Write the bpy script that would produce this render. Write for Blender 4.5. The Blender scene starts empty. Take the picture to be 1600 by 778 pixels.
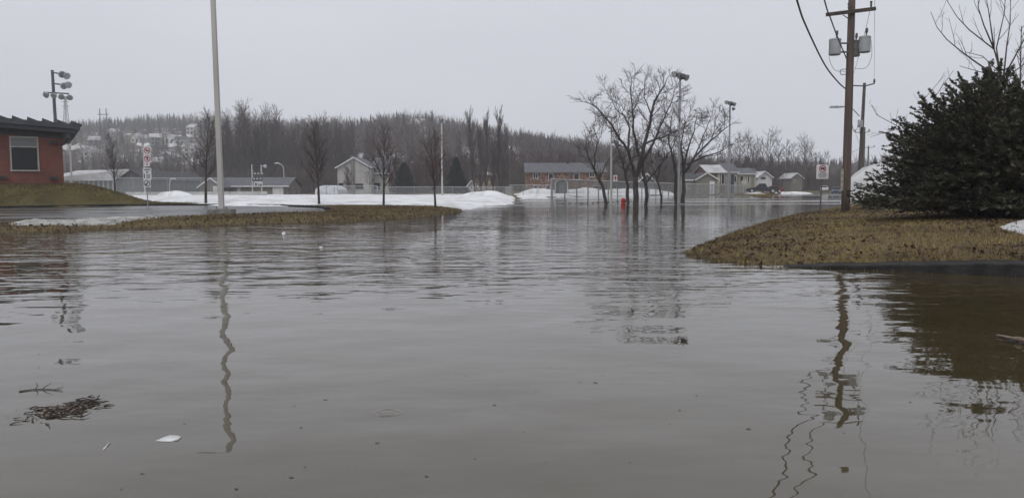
import bpy, math, random
import numpy as np
from mathutils import Vector, Matrix, noise

sc = bpy.context.scene
COL = sc.collection
R = math.radians

# ------------------------------------------------------------------ camera
IW, IH, FPX = 1600.0, 778.0, 1232.0
EYE, PITCH, ROLL = 1.2, R(4.36), R(0.2)
FWD = Vector((0, math.cos(PITCH), -math.sin(PITCH)))
_r0 = Vector((1, 0, 0)); _u0 = Vector((0, math.sin(PITCH), math.cos(PITCH)))
RGT = _r0 * math.cos(ROLL) - _u0 * math.sin(ROLL)
UPV = _u0 * math.cos(ROLL) + _r0 * math.sin(ROLL)
cam_d = bpy.data.cameras.new('camera')
cam = bpy.data.objects.new('camera', cam_d); COL.objects.link(cam)
cam.matrix_world = Matrix(((RGT.x, UPV.x, -FWD.x, 0), (RGT.y, UPV.y, -FWD.y, 0),
                           (RGT.z, UPV.z, -FWD.z, EYE), (0, 0, 0, 1)))
cam_d.sensor_width = 36; cam_d.lens = 36 * FPX / IW
cam_d.clip_start = 0.05; cam_d.clip_end = 4000
sc.camera = cam

# ------------------------------------------------------------------ sky, sun, exposure
world = bpy.data.worlds.new('World'); sc.world = world; world.use_nodes = True
wn = world.node_tree; wn.nodes.clear()
SUN_EL, SUN_AZ = R(52), R(215)
w_out = wn.nodes.new('ShaderNodeOutputWorld'); w_bg = wn.nodes.new('ShaderNodeBackground')
w_sky = wn.nodes.new('ShaderNodeTexSky'); w_sky.sky_type = 'NISHITA'; w_sky.sun_disc = False
w_sky.sun_elevation = SUN_EL; w_sky.sun_rotation = SUN_AZ; w_sky.dust_density = 6; w_sky.air_density = 1.5
w_hsv = wn.nodes.new('ShaderNodeHueSaturation'); w_hsv.inputs['Saturation'].default_value = 0.12
w_mix = wn.nodes.new('ShaderNodeMixRGB'); w_mix.inputs[0].default_value = 0.94
w_tc = wn.nodes.new('ShaderNodeTexCoord'); w_map = wn.nodes.new('ShaderNodeMapping')
w_map.inputs['Scale'].default_value = (1.2, 1.2, 3.5)
w_noise = wn.nodes.new('ShaderNodeTexNoise'); w_noise.inputs['Scale'].default_value = 1.6
w_noise.inputs['Detail'].default_value = 5; w_noise.inputs['Roughness'].default_value = 0.5
w_ramp = wn.nodes.new('ShaderNodeValToRGB')
SKY_A, SKY_B = (6.15, 6.33, 6.92), (6.75, 6.9, 7.45)
w_ramp.color_ramp.elements[0].position = 0.3; w_ramp.color_ramp.elements[1].position = 0.7
w_ramp.color_ramp.elements[0].color = (*SKY_A, 1); w_ramp.color_ramp.elements[1].color = (*SKY_B, 1)
w_bg.inputs['Strength'].default_value = 0.112
L = wn.links.new
L(w_tc.outputs['Generated'], w_map.inputs[0]); L(w_map.outputs[0], w_noise.inputs['Vector'])
L(w_noise.outputs['Fac'], w_ramp.inputs[0]); L(w_sky.outputs[0], w_hsv.inputs['Color'])
L(w_hsv.outputs[0], w_mix.inputs[1]); L(w_ramp.outputs[0], w_mix.inputs[2])
L(w_mix.outputs[0], w_bg.inputs['Color']); L(w_bg.outputs[0], w_out.inputs['Surface'])

sun_d = bpy.data.lights.new('sun', 'SUN'); sun_d.energy = 1.1; sun_d.angle = R(35); sun_d.color = (1, 0.97, 0.93)
sun = bpy.data.objects.new('sun', sun_d); COL.objects.link(sun)
_sd = Vector((math.sin(SUN_AZ) * math.cos(SUN_EL), math.cos(SUN_AZ) * math.cos(SUN_EL), math.sin(SUN_EL)))
sun.rotation_euler = _sd.to_track_quat('Z', 'Y').to_euler(); sun.location = (0, -20, 60)

sc.view_settings.view_transform = 'Standard'; sc.view_settings.look = 'None'
sc.view_settings.exposure = 0; sc.view_settings.gamma = 1; sc.view_settings.use_curve_mapping = False
sc.cycles.max_bounces = 6; sc.cycles.diffuse_bounces = 2; sc.cycles.glossy_bounces = 3
sc.cycles.transmission_bounces = 2; sc.cycles.transparent_max_bounces = 24; sc.cycles.volume_bounces = 1
sc.cycles.caustics_reflective = False; sc.cycles.caustics_refractive = False
sc.cycles.use_denoising = True
sc.cycles.use_adaptive_sampling = True; sc.cycles.adaptive_threshold = 0.02

# ------------------------------------------------------------------ pixel -> place helpers (used to measure the photograph)
def ray(px, py):
    return FWD + RGT * ((px - IW / 2) / FPX) + UPV * ((IH / 2 - py) / FPX)
CAMP = Vector((0, 0, EYE))
def at(px, py, Y):
    d = ray(px, py); return CAMP + d * (Y / d.y)
def gp(px, py, z=0.0):
    d = ray(px, py); return CAMP + d * ((z - EYE) / d.z)
def sstep(a, b, x):
    t = np.clip((np.asarray(x, float) - a) / (b - a), 0, 1); return t * t * (3 - 2 * t)

# ------------------------------------------------------------------ materials
def nodes_of(name):
    m = bpy.data.materials.new(name); m.use_nodes = True
    nt = m.node_tree; b = nt.nodes['Principled BSDF']
    return m, nt, b
def mat(name, c, rough=0.7, c2=None, scale=4.0, detail=4, bump=0.0, bscale=None, metal=0.0, spec=0.5, stretch=(1, 1, 1), coords='Object', lo=0.35, hi=0.65):
    m, nt, b = nodes_of(name); ln = nt.links.new
    b.inputs['Roughness'].default_value = rough; b.inputs['Metallic'].default_value = metal
    b.inputs['Specular IOR Level'].default_value = spec
    if c2 is None: c2 = tuple(v * 0.72 for v in c)
    tc = nt.nodes.new('ShaderNodeTexCoord'); mp = nt.nodes.new('ShaderNodeMapping')
    mp.inputs['Scale'].default_value = stretch
    ns = nt.nodes.new('ShaderNodeTexNoise'); ns.inputs['Scale'].default_value = scale; ns.inputs['Detail'].default_value = detail
    rp = nt.nodes.new('ShaderNodeValToRGB'); rp.color_ramp.elements[0].position = lo; rp.color_ramp.elements[1].position = hi
    rp.color_ramp.elements[0].color = (*c2, 1); rp.color_ramp.elements[1].color = (*c, 1)
    ln(tc.outputs[coords], mp.inputs[0]); ln(mp.outputs[0], ns.inputs['Vector'])
    ln(ns.outputs['Fac'], rp.inputs[0]); ln(rp.outputs[0], b.inputs['Base Color'])
    if bump:
        n2 = nt.nodes.new('ShaderNodeTexNoise'); n2.inputs['Scale'].default_value = bscale or scale * 4; n2.inputs['Detail'].default_value = 5
        bp = nt.nodes.new('ShaderNodeBump'); bp.inputs['Distance'].default_value = bump
        ln(mp.outputs[0], n2.inputs['Vector']); ln(n2.outputs['Fac'], bp.inputs['Height']); ln(bp.outputs[0], b.inputs['Normal'])
    return m
def brick_mat(name, c1, c2, mortar, bw=0.2, bh=0.067, rough=0.85):
    m, nt, b = nodes_of(name); ln = nt.links.new
    tc = nt.nodes.new('ShaderNodeTexCoord'); sp = nt.nodes.new('ShaderNodeSeparateXYZ'); cb = nt.nodes.new('ShaderNodeCombineXYZ')
    ad = nt.nodes.new('ShaderNodeMath'); ad.operation = 'ADD'
    ln(tc.outputs['Object'], sp.inputs[0]); ln(sp.outputs[0], ad.inputs[0]); ln(sp.outputs[1], ad.inputs[1])
    ln(ad.outputs[0], cb.inputs[0]); ln(sp.outputs[2], cb.inputs[1])
    br = nt.nodes.new('ShaderNodeTexBrick'); br.inputs['Scale'].default_value = 1
    br.inputs['Brick Width'].default_value = bw; br.inputs['Row Height'].default_value = bh
    br.inputs['Mortar Size'].default_value = bh * 0.11; br.inputs['Color1'].default_value = (*c1, 1)
    br.inputs['Color2'].default_value = (*c2, 1); br.inputs['Mortar'].default_value = (*mortar, 1)
    ns = nt.nodes.new('ShaderNodeTexNoise'); ns.inputs['Scale'].default_value = 0.7; ns.inputs['Detail'].default_value = 6
    mx = nt.nodes.new('ShaderNodeMixRGB'); mx.blend_type = 'MULTIPLY'; mx.inputs[0].default_value = 0.55
    rp = nt.nodes.new('ShaderNodeValToRGB'); rp.color_ramp.elements[0].position = 0.3; rp.color_ramp.elements[1].position = 0.65
    rp.color_ramp.elements[0].color = (0.45, 0.45, 0.47, 1); rp.color_ramp.elements[1].color = (1, 1, 1, 1)
    ln(cb.outputs[0], br.inputs['Vector']); ln(tc.outputs['Object'], ns.inputs['Vector']); ln(ns.outputs['Fac'], rp.inputs[0])
    ln(br.outputs['Color'], mx.inputs[1]); ln(rp.outputs[0], mx.inputs[2]); ln(mx.outputs[0], b.inputs['Base Color'])
    b.inputs['Roughness'].default_value = rough
    bp = nt.nodes.new('ShaderNodeBump'); bp.inputs['Distance'].default_value = 0.01; bp.invert = True
    ln(br.outputs['Fac'], bp.inputs['Height']); ln(bp.outputs[0], b.inputs['Normal'])
    return m
def stone_mat(name):
    m, nt, b = nodes_of(name); ln = nt.links.new
    tc = nt.nodes.new('ShaderNodeTexCoord'); vo = nt.nodes.new('ShaderNodeTexVoronoi'); vo.inputs['Scale'].default_value = 3.4
    rp = nt.nodes.new('ShaderNodeValToRGB'); e = rp.color_ramp.elements
    e[0].color = (0.075, 0.042, 0.032, 1); e[1].color = (0.26, 0.18, 0.13, 1); x = e.new(0.5); x.color = (0.15, 0.078, 0.05, 1)
    sp = nt.nodes.new('ShaderNodeSeparateColor')
    ln(tc.outputs['Object'], vo.inputs['Vector']); ln(vo.outputs['Color'], sp.inputs[0]); ln(sp.outputs[0], rp.inputs[0])
    ln(rp.outputs[0], b.inputs['Base Color']); b.inputs['Roughness'].default_value = 0.85
    return m
def glass_mat(name, c=(0.008, 0.009, 0.010)):
    m, nt, b = nodes_of(name); b.inputs['Base Color'].default_value = (*c, 1); b.inputs['Roughness'].default_value = 0.08; b.inputs['Specular IOR Level'].default_value = 0.3
    ns = nt.nodes.new('ShaderNodeTexNoise'); ns.inputs['Scale'].default_value = 1.3
    bp = nt.nodes.new('ShaderNodeBump'); bp.inputs['Distance'].default_value = 0.01
    nt.links.new(ns.outputs['Fac'], bp.inputs['Height']); nt.links.new(bp.outputs[0], b.inputs['Normal'])
    return m
def siding_mat(name, c, row=0.12, rough=0.6, vertical=False):
    m, nt, b = nodes_of(name); ln = nt.links.new
    tc = nt.nodes.new('ShaderNodeTexCoord'); sp = nt.nodes.new('ShaderNodeSeparateXYZ'); ln(tc.outputs['Object'], sp.inputs[0])
    ad = nt.nodes.new('ShaderNodeMath'); ad.operation = 'ADD'; ln(sp.outputs[0], ad.inputs[0]); ln(sp.outputs[1], ad.inputs[1])
    fr = nt.nodes.new('ShaderNodeMath'); fr.operation = 'PINGPONG'; fr.inputs[1].default_value = row
    ln(ad.outputs[0] if vertical else sp.outputs[2], fr.inputs[0])
    bp = nt.nodes.new('ShaderNodeBump'); bp.inputs['Distance'].default_value = 0.15; ln(fr.outputs[0], bp.inputs['Height']); ln(bp.outputs[0], b.inputs['Normal'])
    ns = nt.nodes.new('ShaderNodeTexNoise'); ns.inputs['Scale'].default_value = 0.8; ns.inputs['Detail'].default_value = 6
    mp = nt.nodes.new('ShaderNodeMapping'); mp.inputs['Scale'].default_value = (1.5, 1.5, 0.5)
    ln(tc.outputs['Object'], mp.inputs[0]); ln(mp.outputs[0], ns.inputs['Vector'])
    rp = nt.nodes.new('ShaderNodeValToRGB'); rp.color_ramp.elements[0].position = 0.3; rp.color_ramp.elements[1].position = 0.7
    rp.color_ramp.elements[0].color = (*[v * 0.72 for v in c], 1); rp.color_ramp.elements[1].color = (*c, 1)
    ln(ns.outputs['Fac'], rp.inputs[0]); ln(rp.outputs[0], b.inputs['Base Color']); b.inputs['Roughness'].default_value = rough
    return m

M = {}
M['bark'] = mat('bark', (0.075, 0.062, 0.055), 0.9, (0.035, 0.029, 0.027), 6, bump=0.02, stretch=(1, 1, 0.25))
M['twig'] = mat('twig', (0.078, 0.058, 0.054), 0.9, (0.05, 0.037, 0.036), 2)
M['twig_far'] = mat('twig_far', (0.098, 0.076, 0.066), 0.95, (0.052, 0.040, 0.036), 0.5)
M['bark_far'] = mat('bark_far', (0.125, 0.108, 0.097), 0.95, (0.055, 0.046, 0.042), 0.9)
M['twig_red'] = mat('twig_red', (0.098, 0.058, 0.056), 0.95, (0.055, 0.034, 0.034), 1.5)
M['dead_leaf'] = mat('dead_leaf', (0.14, 0.082, 0.06), 0.9, (0.07, 0.042, 0.036), 3)
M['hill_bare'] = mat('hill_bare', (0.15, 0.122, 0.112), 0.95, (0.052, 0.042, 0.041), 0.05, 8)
M['hill_conifer'] = mat('hill_conifer', (0.035, 0.05, 0.036), 0.95, (0.018, 0.028, 0.022), 0.08, 5)
M['conifer'] = mat('conifer', (0.030, 0.042, 0.022), 0.9, (0.014, 0.022, 0.013), 1.5)
M['juniper'] = mat('juniper', (0.108, 0.102, 0.064), 0.85, (0.026, 0.031, 0.020), 1.3, 7, lo=0.32, hi=0.7)
M['galv'] = mat('galvanised', (0.33, 0.34, 0.35), 0.5, (0.24, 0.25, 0.26), 3, metal=0.35)
M['fence_rail'] = mat('fence_rail', (0.46, 0.47, 0.48), 0.5, (0.36, 0.37, 0.38), 3)
M['galv_dark'] = mat('galvanised_dark', (0.13, 0.135, 0.14), 0.55, (0.08, 0.085, 0.09), 3, metal=0.3)
M['pale_steel'] = mat('pale_steel', (0.50, 0.49, 0.46), 0.5, (0.40, 0.39, 0.36), 1.2, stretch=(1, 1, 0.2), metal=0.0)
M['concrete'] = mat('concrete', (0.26, 0.25, 0.23), 0.9, (0.13, 0.125, 0.115), 5, bump=0.01)
M['kerb'] = mat('kerb_dark', (0.034, 0.032, 0.03), 0.9, (0.012, 0.0115, 0.011), 4, bump=0.015, spec=0.25)
M['pole_wood'] = mat('pole_wood', (0.128, 0.090, 0.072), 0.85, (0.068, 0.051, 0.044), 3, bump=0.008, stretch=(3, 3, 0.12))
M['pole_grey'] = mat('pole_wood_grey', (0.11, 0.095, 0.085), 0.9, (0.055, 0.048, 0.044), 3, bump=0.008, stretch=(3, 3, 0.12))
M['arm_wood'] = mat('arm_wood', (0.085, 0.065, 0.055), 0.9, (0.045, 0.036, 0.032), 4)
M['trafo'] = mat('transformer_grey', (0.36, 0.375, 0.385), 0.45, (0.27, 0.28, 0.285), 2.5)
M['black'] = mat('black_rubber', (0.018, 0.018, 0.019), 0.6, (0.01, 0.01, 0.01), 8)
M['porcelain'] = mat('porcelain', (0.10, 0.085, 0.08), 0.3, (0.05, 0.045, 0.045), 6)
M['wire'] = mat('wire', (0.045, 0.045, 0.048), 0.6, (0.03, 0.03, 0.03), 5)
M['snow'] = mat('snow', (0.74, 0.75, 0.76), 0.85, (0.46, 0.46, 0.46), 0.9, 10, bump=0.10, bscale=3.5, lo=0.30, hi=0.56)
M['snow_dirty'] = mat('snow_dirty', (0.42, 0.415, 0.40), 0.9, (0.10, 0.092, 0.08), 2.2, 8, bump=0.05, bscale=6, lo=0.3, hi=0.62)
M['snow_pile'] = mat('snow_pile', (0.60, 0.605, 0.61), 0.85, (0.36, 0.36, 0.355), 0.55, 8, bump=0.06, bscale=3, lo=0.3, hi=0.6)
M['white_paint'] = mat('white_paint', (0.72, 0.72, 0.72), 0.5, (0.58, 0.58, 0.58), 2)
M['off_white'] = mat('off_white', (0.48, 0.475, 0.46), 0.6, (0.36, 0.355, 0.345), 1.5)
M['sign_white'] = mat('sign_white', (0.70, 0.70, 0.71), 0.4, (0.60, 0.60, 0.61), 3)
M['sign_red'] = mat('sign_red', (0.42, 0.035, 0.05), 0.45, (0.33, 0.03, 0.04), 4)
M['sign_black'] = mat('sign_black', (0.02, 0.02, 0.022), 0.5, (0.014, 0.014, 0.015), 4)
M['sign_green'] = mat('sign_green', (0.03, 0.075, 0.06), 0.45, (0.025, 0.06, 0.05), 4)
M['hydrant'] = mat('hydrant_red', (0.50, 0.018, 0.022), 0.45, (0.36, 0.015, 0.018), 5)
M['roof_metal'] = mat('roof_metal', (0.075, 0.078, 0.088), 0.5, (0.048, 0.05, 0.058), 1.2, metal=0.2)
M['fascia'] = mat('fascia_dark', (0.042, 0.043, 0.048), 0.6, (0.03, 0.03, 0.034), 2)
M['brick'] = brick_mat('school_brick', (0.275, 0.074, 0.048), (0.195, 0.053, 0.037), (0.20, 0.145, 0.125))
M['brick_house'] = brick_mat('house_brick', (0.20, 0.075, 0.055), (0.14, 0.055, 0.042), (0.2, 0.17, 0.15))
M['stone'] = stone_mat('house_stone')
M['glass'] = glass_mat('window_glass')
M['blind'] = mat('window_blind', (0.22, 0.225, 0.225), 0.7, (0.17, 0.175, 0.175), 2, stretch=(0.3, 0.3, 8))
M['frame'] = mat('window_frame', (0.42, 0.40, 0.37), 0.5, (0.33, 0.32, 0.3), 3)
M['shingle'] = mat('shingle_grey', (0.125, 0.128, 0.14), 0.9, (0.075, 0.078, 0.088), 2.2, 6)
M['shingle_dark'] = mat('shingle_dark', (0.07, 0.07, 0.076), 0.9, (0.042, 0.042, 0.046), 2.2, 6)
M['roof_snow'] = mat('roof_snow', (0.55, 0.55, 0.56), 0.85, (0.30, 0.30, 0.31), 0.5, 6)
M['side_grey'] = siding_mat('siding_grey', (0.15, 0.155, 0.16), 0.3, vertical=True)
M['side_pale'] = siding_mat('siding_pale', (0.47, 0.46, 0.44))
M['side_tan'] = siding_mat('siding_tan', (0.20, 0.185, 0.155))
M['side_olive'] = siding_mat('siding_olive', (0.24, 0.225, 0.175))
M['side_cream'] = siding_mat('siding_cream', (0.40, 0.385, 0.29))
M['side_white'] = siding_mat('siding_white', (0.66, 0.66, 0.66))
M['side_brown'] = siding_mat('siding_brown', (0.13, 0.115, 0.10))
M['teal_dark'] = mat('shed_slate', (0.055, 0.065, 0.075), 0.7, (0.035, 0.042, 0.048), 3)
M['tarp'] = mat('white_tarp', (0.62, 0.63, 0.65), 0.45, (0.48, 0.49, 0.51), 1.2, bump=0.05, bscale=2)
M['car_dark'] = mat('car_charcoal', (0.022, 0.024, 0.03), 0.3, (0.016, 0.017, 0.02), 3)
M['car_red'] = mat('car_red', (0.22, 0.025, 0.028), 0.3, (0.16, 0.02, 0.022), 3)
M['car_blue'] = mat('car_blue', (0.045, 0.055, 0.10), 0.3, (0.035, 0.042, 0.08), 3)
M['car_white'] = mat('car_white', (0.6, 0.6, 0.6), 0.35, (0.5, 0.5, 0.5), 3)
M['chrome'] = mat('chrome', (0.5, 0.5, 0.51), 0.25, (0.4, 0.4, 0.41), 3, metal=0.8)
M['lamp_lens'] = mat('lamp_lens', (0.42, 0.44, 0.46), 0.2, (0.3, 0.32, 0.34), 3)
M['lamp_alu'] = mat('lamp_aluminium', (0.46, 0.47, 0.49), 0.35, (0.3, 0.31, 0.32), 3, metal=0.5)
M['plastic_white'] = mat('plastic_white', (0.66, 0.66, 0.67), 0.5, (0.45, 0.45, 0.46), 15)
M['debris'] = mat('debris_dark', (0.05, 0.038, 0.032), 0.8, (0.022, 0.017, 0.015), 30)
M['debris_tan'] = mat('debris_tan', (0.22, 0.165, 0.12), 0.8, (0.12, 0.088, 0.065), 30)
M['box_tan'] = mat('box_tan', (0.23, 0.205, 0.165), 0.8, (0.16, 0.14, 0.115), 3)

def asphalt_mat():
    m, nt, b = nodes_of('wet_asphalt'); ln = nt.links.new
    tc = nt.nodes.new('ShaderNodeTexCoord')
    n1 = nt.nodes.new('ShaderNodeTexNoise'); n1.inputs['Scale'].default_value = 0.25; n1.inputs['Detail'].default_value = 6
    mp = nt.nodes.new('ShaderNodeMapping'); mp.inputs['Scale'].default_value = (0.35, 1, 1)
    ln(tc.outputs['Object'], mp.inputs[0]); ln(mp.outputs[0], n1.inputs['Vector'])
    r1 = nt.nodes.new('ShaderNodeMapRange'); r1.inputs[1].default_value = 0.4; r1.inputs[2].default_value = 0.6; r1.inputs[3].default_value = 0.10; r1.inputs[4].default_value = 0.42
    ln(n1.outputs['Fac'], r1.inputs[0]); ln(r1.outputs[0], b.inputs['Roughness'])
    n2 = nt.nodes.new('ShaderNodeTexNoise'); n2.inputs['Scale'].default_value = 1.5; n2.inputs['Detail'].default_value = 8
    rp = nt.nodes.new('ShaderNodeValToRGB'); rp.color_ramp.elements[0].color = (0.03, 0.03, 0.031, 1); rp.color_ramp.elements[1].color = (0.085, 0.084, 0.082, 1)
    ln(tc.outputs['Object'], n2.inputs['Vector']); ln(n2.outputs['Fac'], rp.inputs[0]); ln(rp.outputs[0], b.inputs['Base Color'])
    n3 = nt.nodes.new('ShaderNodeTexNoise'); n3.inputs['Scale'].default_value = 30; bp = nt.nodes.new('ShaderNodeBump'); bp.inputs['Distance'].default_value = 0.002
    ln(tc.outputs['Object'], n3.inputs['Vector']); ln(n3.outputs['Fac'], bp.inputs['Height']); ln(bp.outputs[0], b.inputs['Normal'])
    return m
M['asphalt'] = asphalt_mat()

def ground_mat():
    m, nt, b = nodes_of('ground_soil_grass'); ln = nt.links.new
    tc = nt.nodes.new('ShaderNodeTexCoord'); at_ = nt.nodes.new('ShaderNodeAttribute'); at_.attribute_name = 'mask'
    sp = nt.nodes.new('ShaderNodeSeparateColor'); ln(at_.outputs['Color'], sp.inputs[0])
    def nz(s, d=6):
        n = nt.nodes.new('ShaderNodeTexNoise'); n.inputs['Scale'].default_value = s; n.inputs['Detail'].default_value = d
        ln(tc.outputs['Object'], n.inputs['Vector']); return n
    def ramp(src, a, ca, bb, cb):
        r = nt.nodes.new('ShaderNodeValToRGB'); r.color_ramp.elements[0].position = a; r.color_ramp.elements[1].position = bb
        r.color_ramp.elements[0].color = (*ca, 1); r.color_ramp.elements[1].color = (*cb, 1); ln(src, r.inputs[0]); return r
    def mixc(f, a, c):
        x = nt.nodes.new('ShaderNodeMixRGB'); ln(f, x.inputs[0]); ln(a, x.inputs[1]); ln(c, x.inputs[2]); return x
    g1 = ramp(nz(0.5).outputs['Fac'], 0.35, (0.085, 0.058, 0.026), 0.68, (0.175, 0.128, 0.052))
    g2 = ramp(nz(5, 8).outputs['Fac'], 0.35, (0.04, 0.032, 0.02), 0.65, (0.16, 0.118, 0.052))
    mx = nt.nodes.new('ShaderNodeMixRGB'); mx.inputs[0].default_value = 0.5; ln(g1.outputs[0], mx.inputs[1]); ln(g2.outputs[0], mx.inputs[2])
    green = ramp(nz(1.2).outputs['Fac'], 0.35, (0.06, 0.058, 0.022), 0.65, (0.11, 0.10, 0.034))
    m1 = mixc(sp.outputs[2], mx.outputs[0], green.outputs[0])
    mud = ramp(nz(3).outputs['Fac'], 0.3, (0.028, 0.022, 0.015), 0.7, (0.075, 0.058, 0.036))
    m2 = mixc(sp.outputs[0], m1.outputs[0], mud.outputs[0])
    # snow cover in patches where the mask says so
    sn = nz(0.05, 9); sub = nt.nodes.new('ShaderNodeMath'); sub.operation = 'ADD'; ln(sn.outputs['Fac'], sub.inputs[0]); ln(sp.outputs[1], sub.inputs[1])
    rr = nt.nodes.new('ShaderNodeMapRange'); rr.inputs[1].default_value = 0.96; rr.inputs[2].default_value = 1.04; ln(sub.outputs[0], rr.inputs[0])
    white = nt.nodes.new('ShaderNodeRGB'); white.outputs[0].default_value = (0.68, 0.69, 0.71, 1)
    m3 = mixc(rr.outputs[0], m2.outputs[0], white.outputs[0]); ln(m3.outputs[0], b.inputs['Base Color'])
    b.inputs['Roughness'].default_value = 0.9; b.inputs['Specular IOR Level'].default_value = 0.25
    bp = nt.nodes.new('ShaderNodeBump'); bp.inputs['Distance'].default_value = 0.06; ln(nz(7, 8).outputs['Fac'], bp.inputs['Height']); ln(bp.outputs[0], b.inputs['Normal'])
    return m
M['ground'] = ground_mat()

def blade_mat(name, cols, s1=0.45, s2=9):
    m, nt, b = nodes_of(name); ln = nt.links.new
    tc = nt.nodes.new('ShaderNodeTexCoord')
    n1 = nt.nodes.new('ShaderNodeTexNoise'); n1.inputs['Scale'].default_value = s1; n1.inputs['Detail'].default_value = 4
    n2 = nt.nodes.new('ShaderNodeTexNoise'); n2.inputs['Scale'].default_value = s2; n2.inputs['Detail'].default_value = 2
    ln(tc.outputs['Object'], n1.inputs['Vector']); ln(tc.outputs['Object'], n2.inputs['Vector'])
    mx = nt.nodes.new('ShaderNodeMath'); mx.operation = 'MULTIPLY_ADD'; mx.inputs[1].default_value = 0.55; ln(n1.outputs['Fac'], mx.inputs[0])
    m2 = nt.nodes.new('ShaderNodeMath'); m2.operation = 'MULTIPLY'; m2.inputs[1].default_value = 0.45; ln(n2.outputs['Fac'], m2.inputs[0]); ln(m2.outputs[0], mx.inputs[2])
    rp = nt.nodes.new('ShaderNodeValToRGB'); e = rp.color_ramp.elements
    e[0].position = 0.40; e[0].color = (*cols[0], 1); e[1].position = 0.60; e[1].color = (*cols[2], 1); x = e.new(0.5); x.color = (*cols[1], 1)
    ln(mx.outputs[0], rp.inputs[0]); ln(rp.outputs[0], b.inputs['Base Color']); b.inputs['Roughness'].default_value = 0.85
    b.inputs['Specular IOR Level'].default_value = 0.2
    return m
M['grass_right'] = blade_mat('dead_grass_tan', [(0.07, 0.047, 0.027), (0.19, 0.135, 0.062), (0.285, 0.232, 0.088)], 0.35)
M['grass_left'] = blade_mat('dead_grass_brown', [(0.065, 0.048, 0.026), (0.155, 0.11, 0.055), (0.2, 0.168, 0.07)])
M['grass_green'] = blade_mat('old_lawn', [(0.085, 0.060, 0.028), (0.145, 0.108, 0.044), (0.135, 0.118, 0.043)], 0.3)
M['litter'] = mat('leaf_litter', (0.11, 0.07, 0.045), 0.8, (0.04, 0.026, 0.018), 6)

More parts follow.
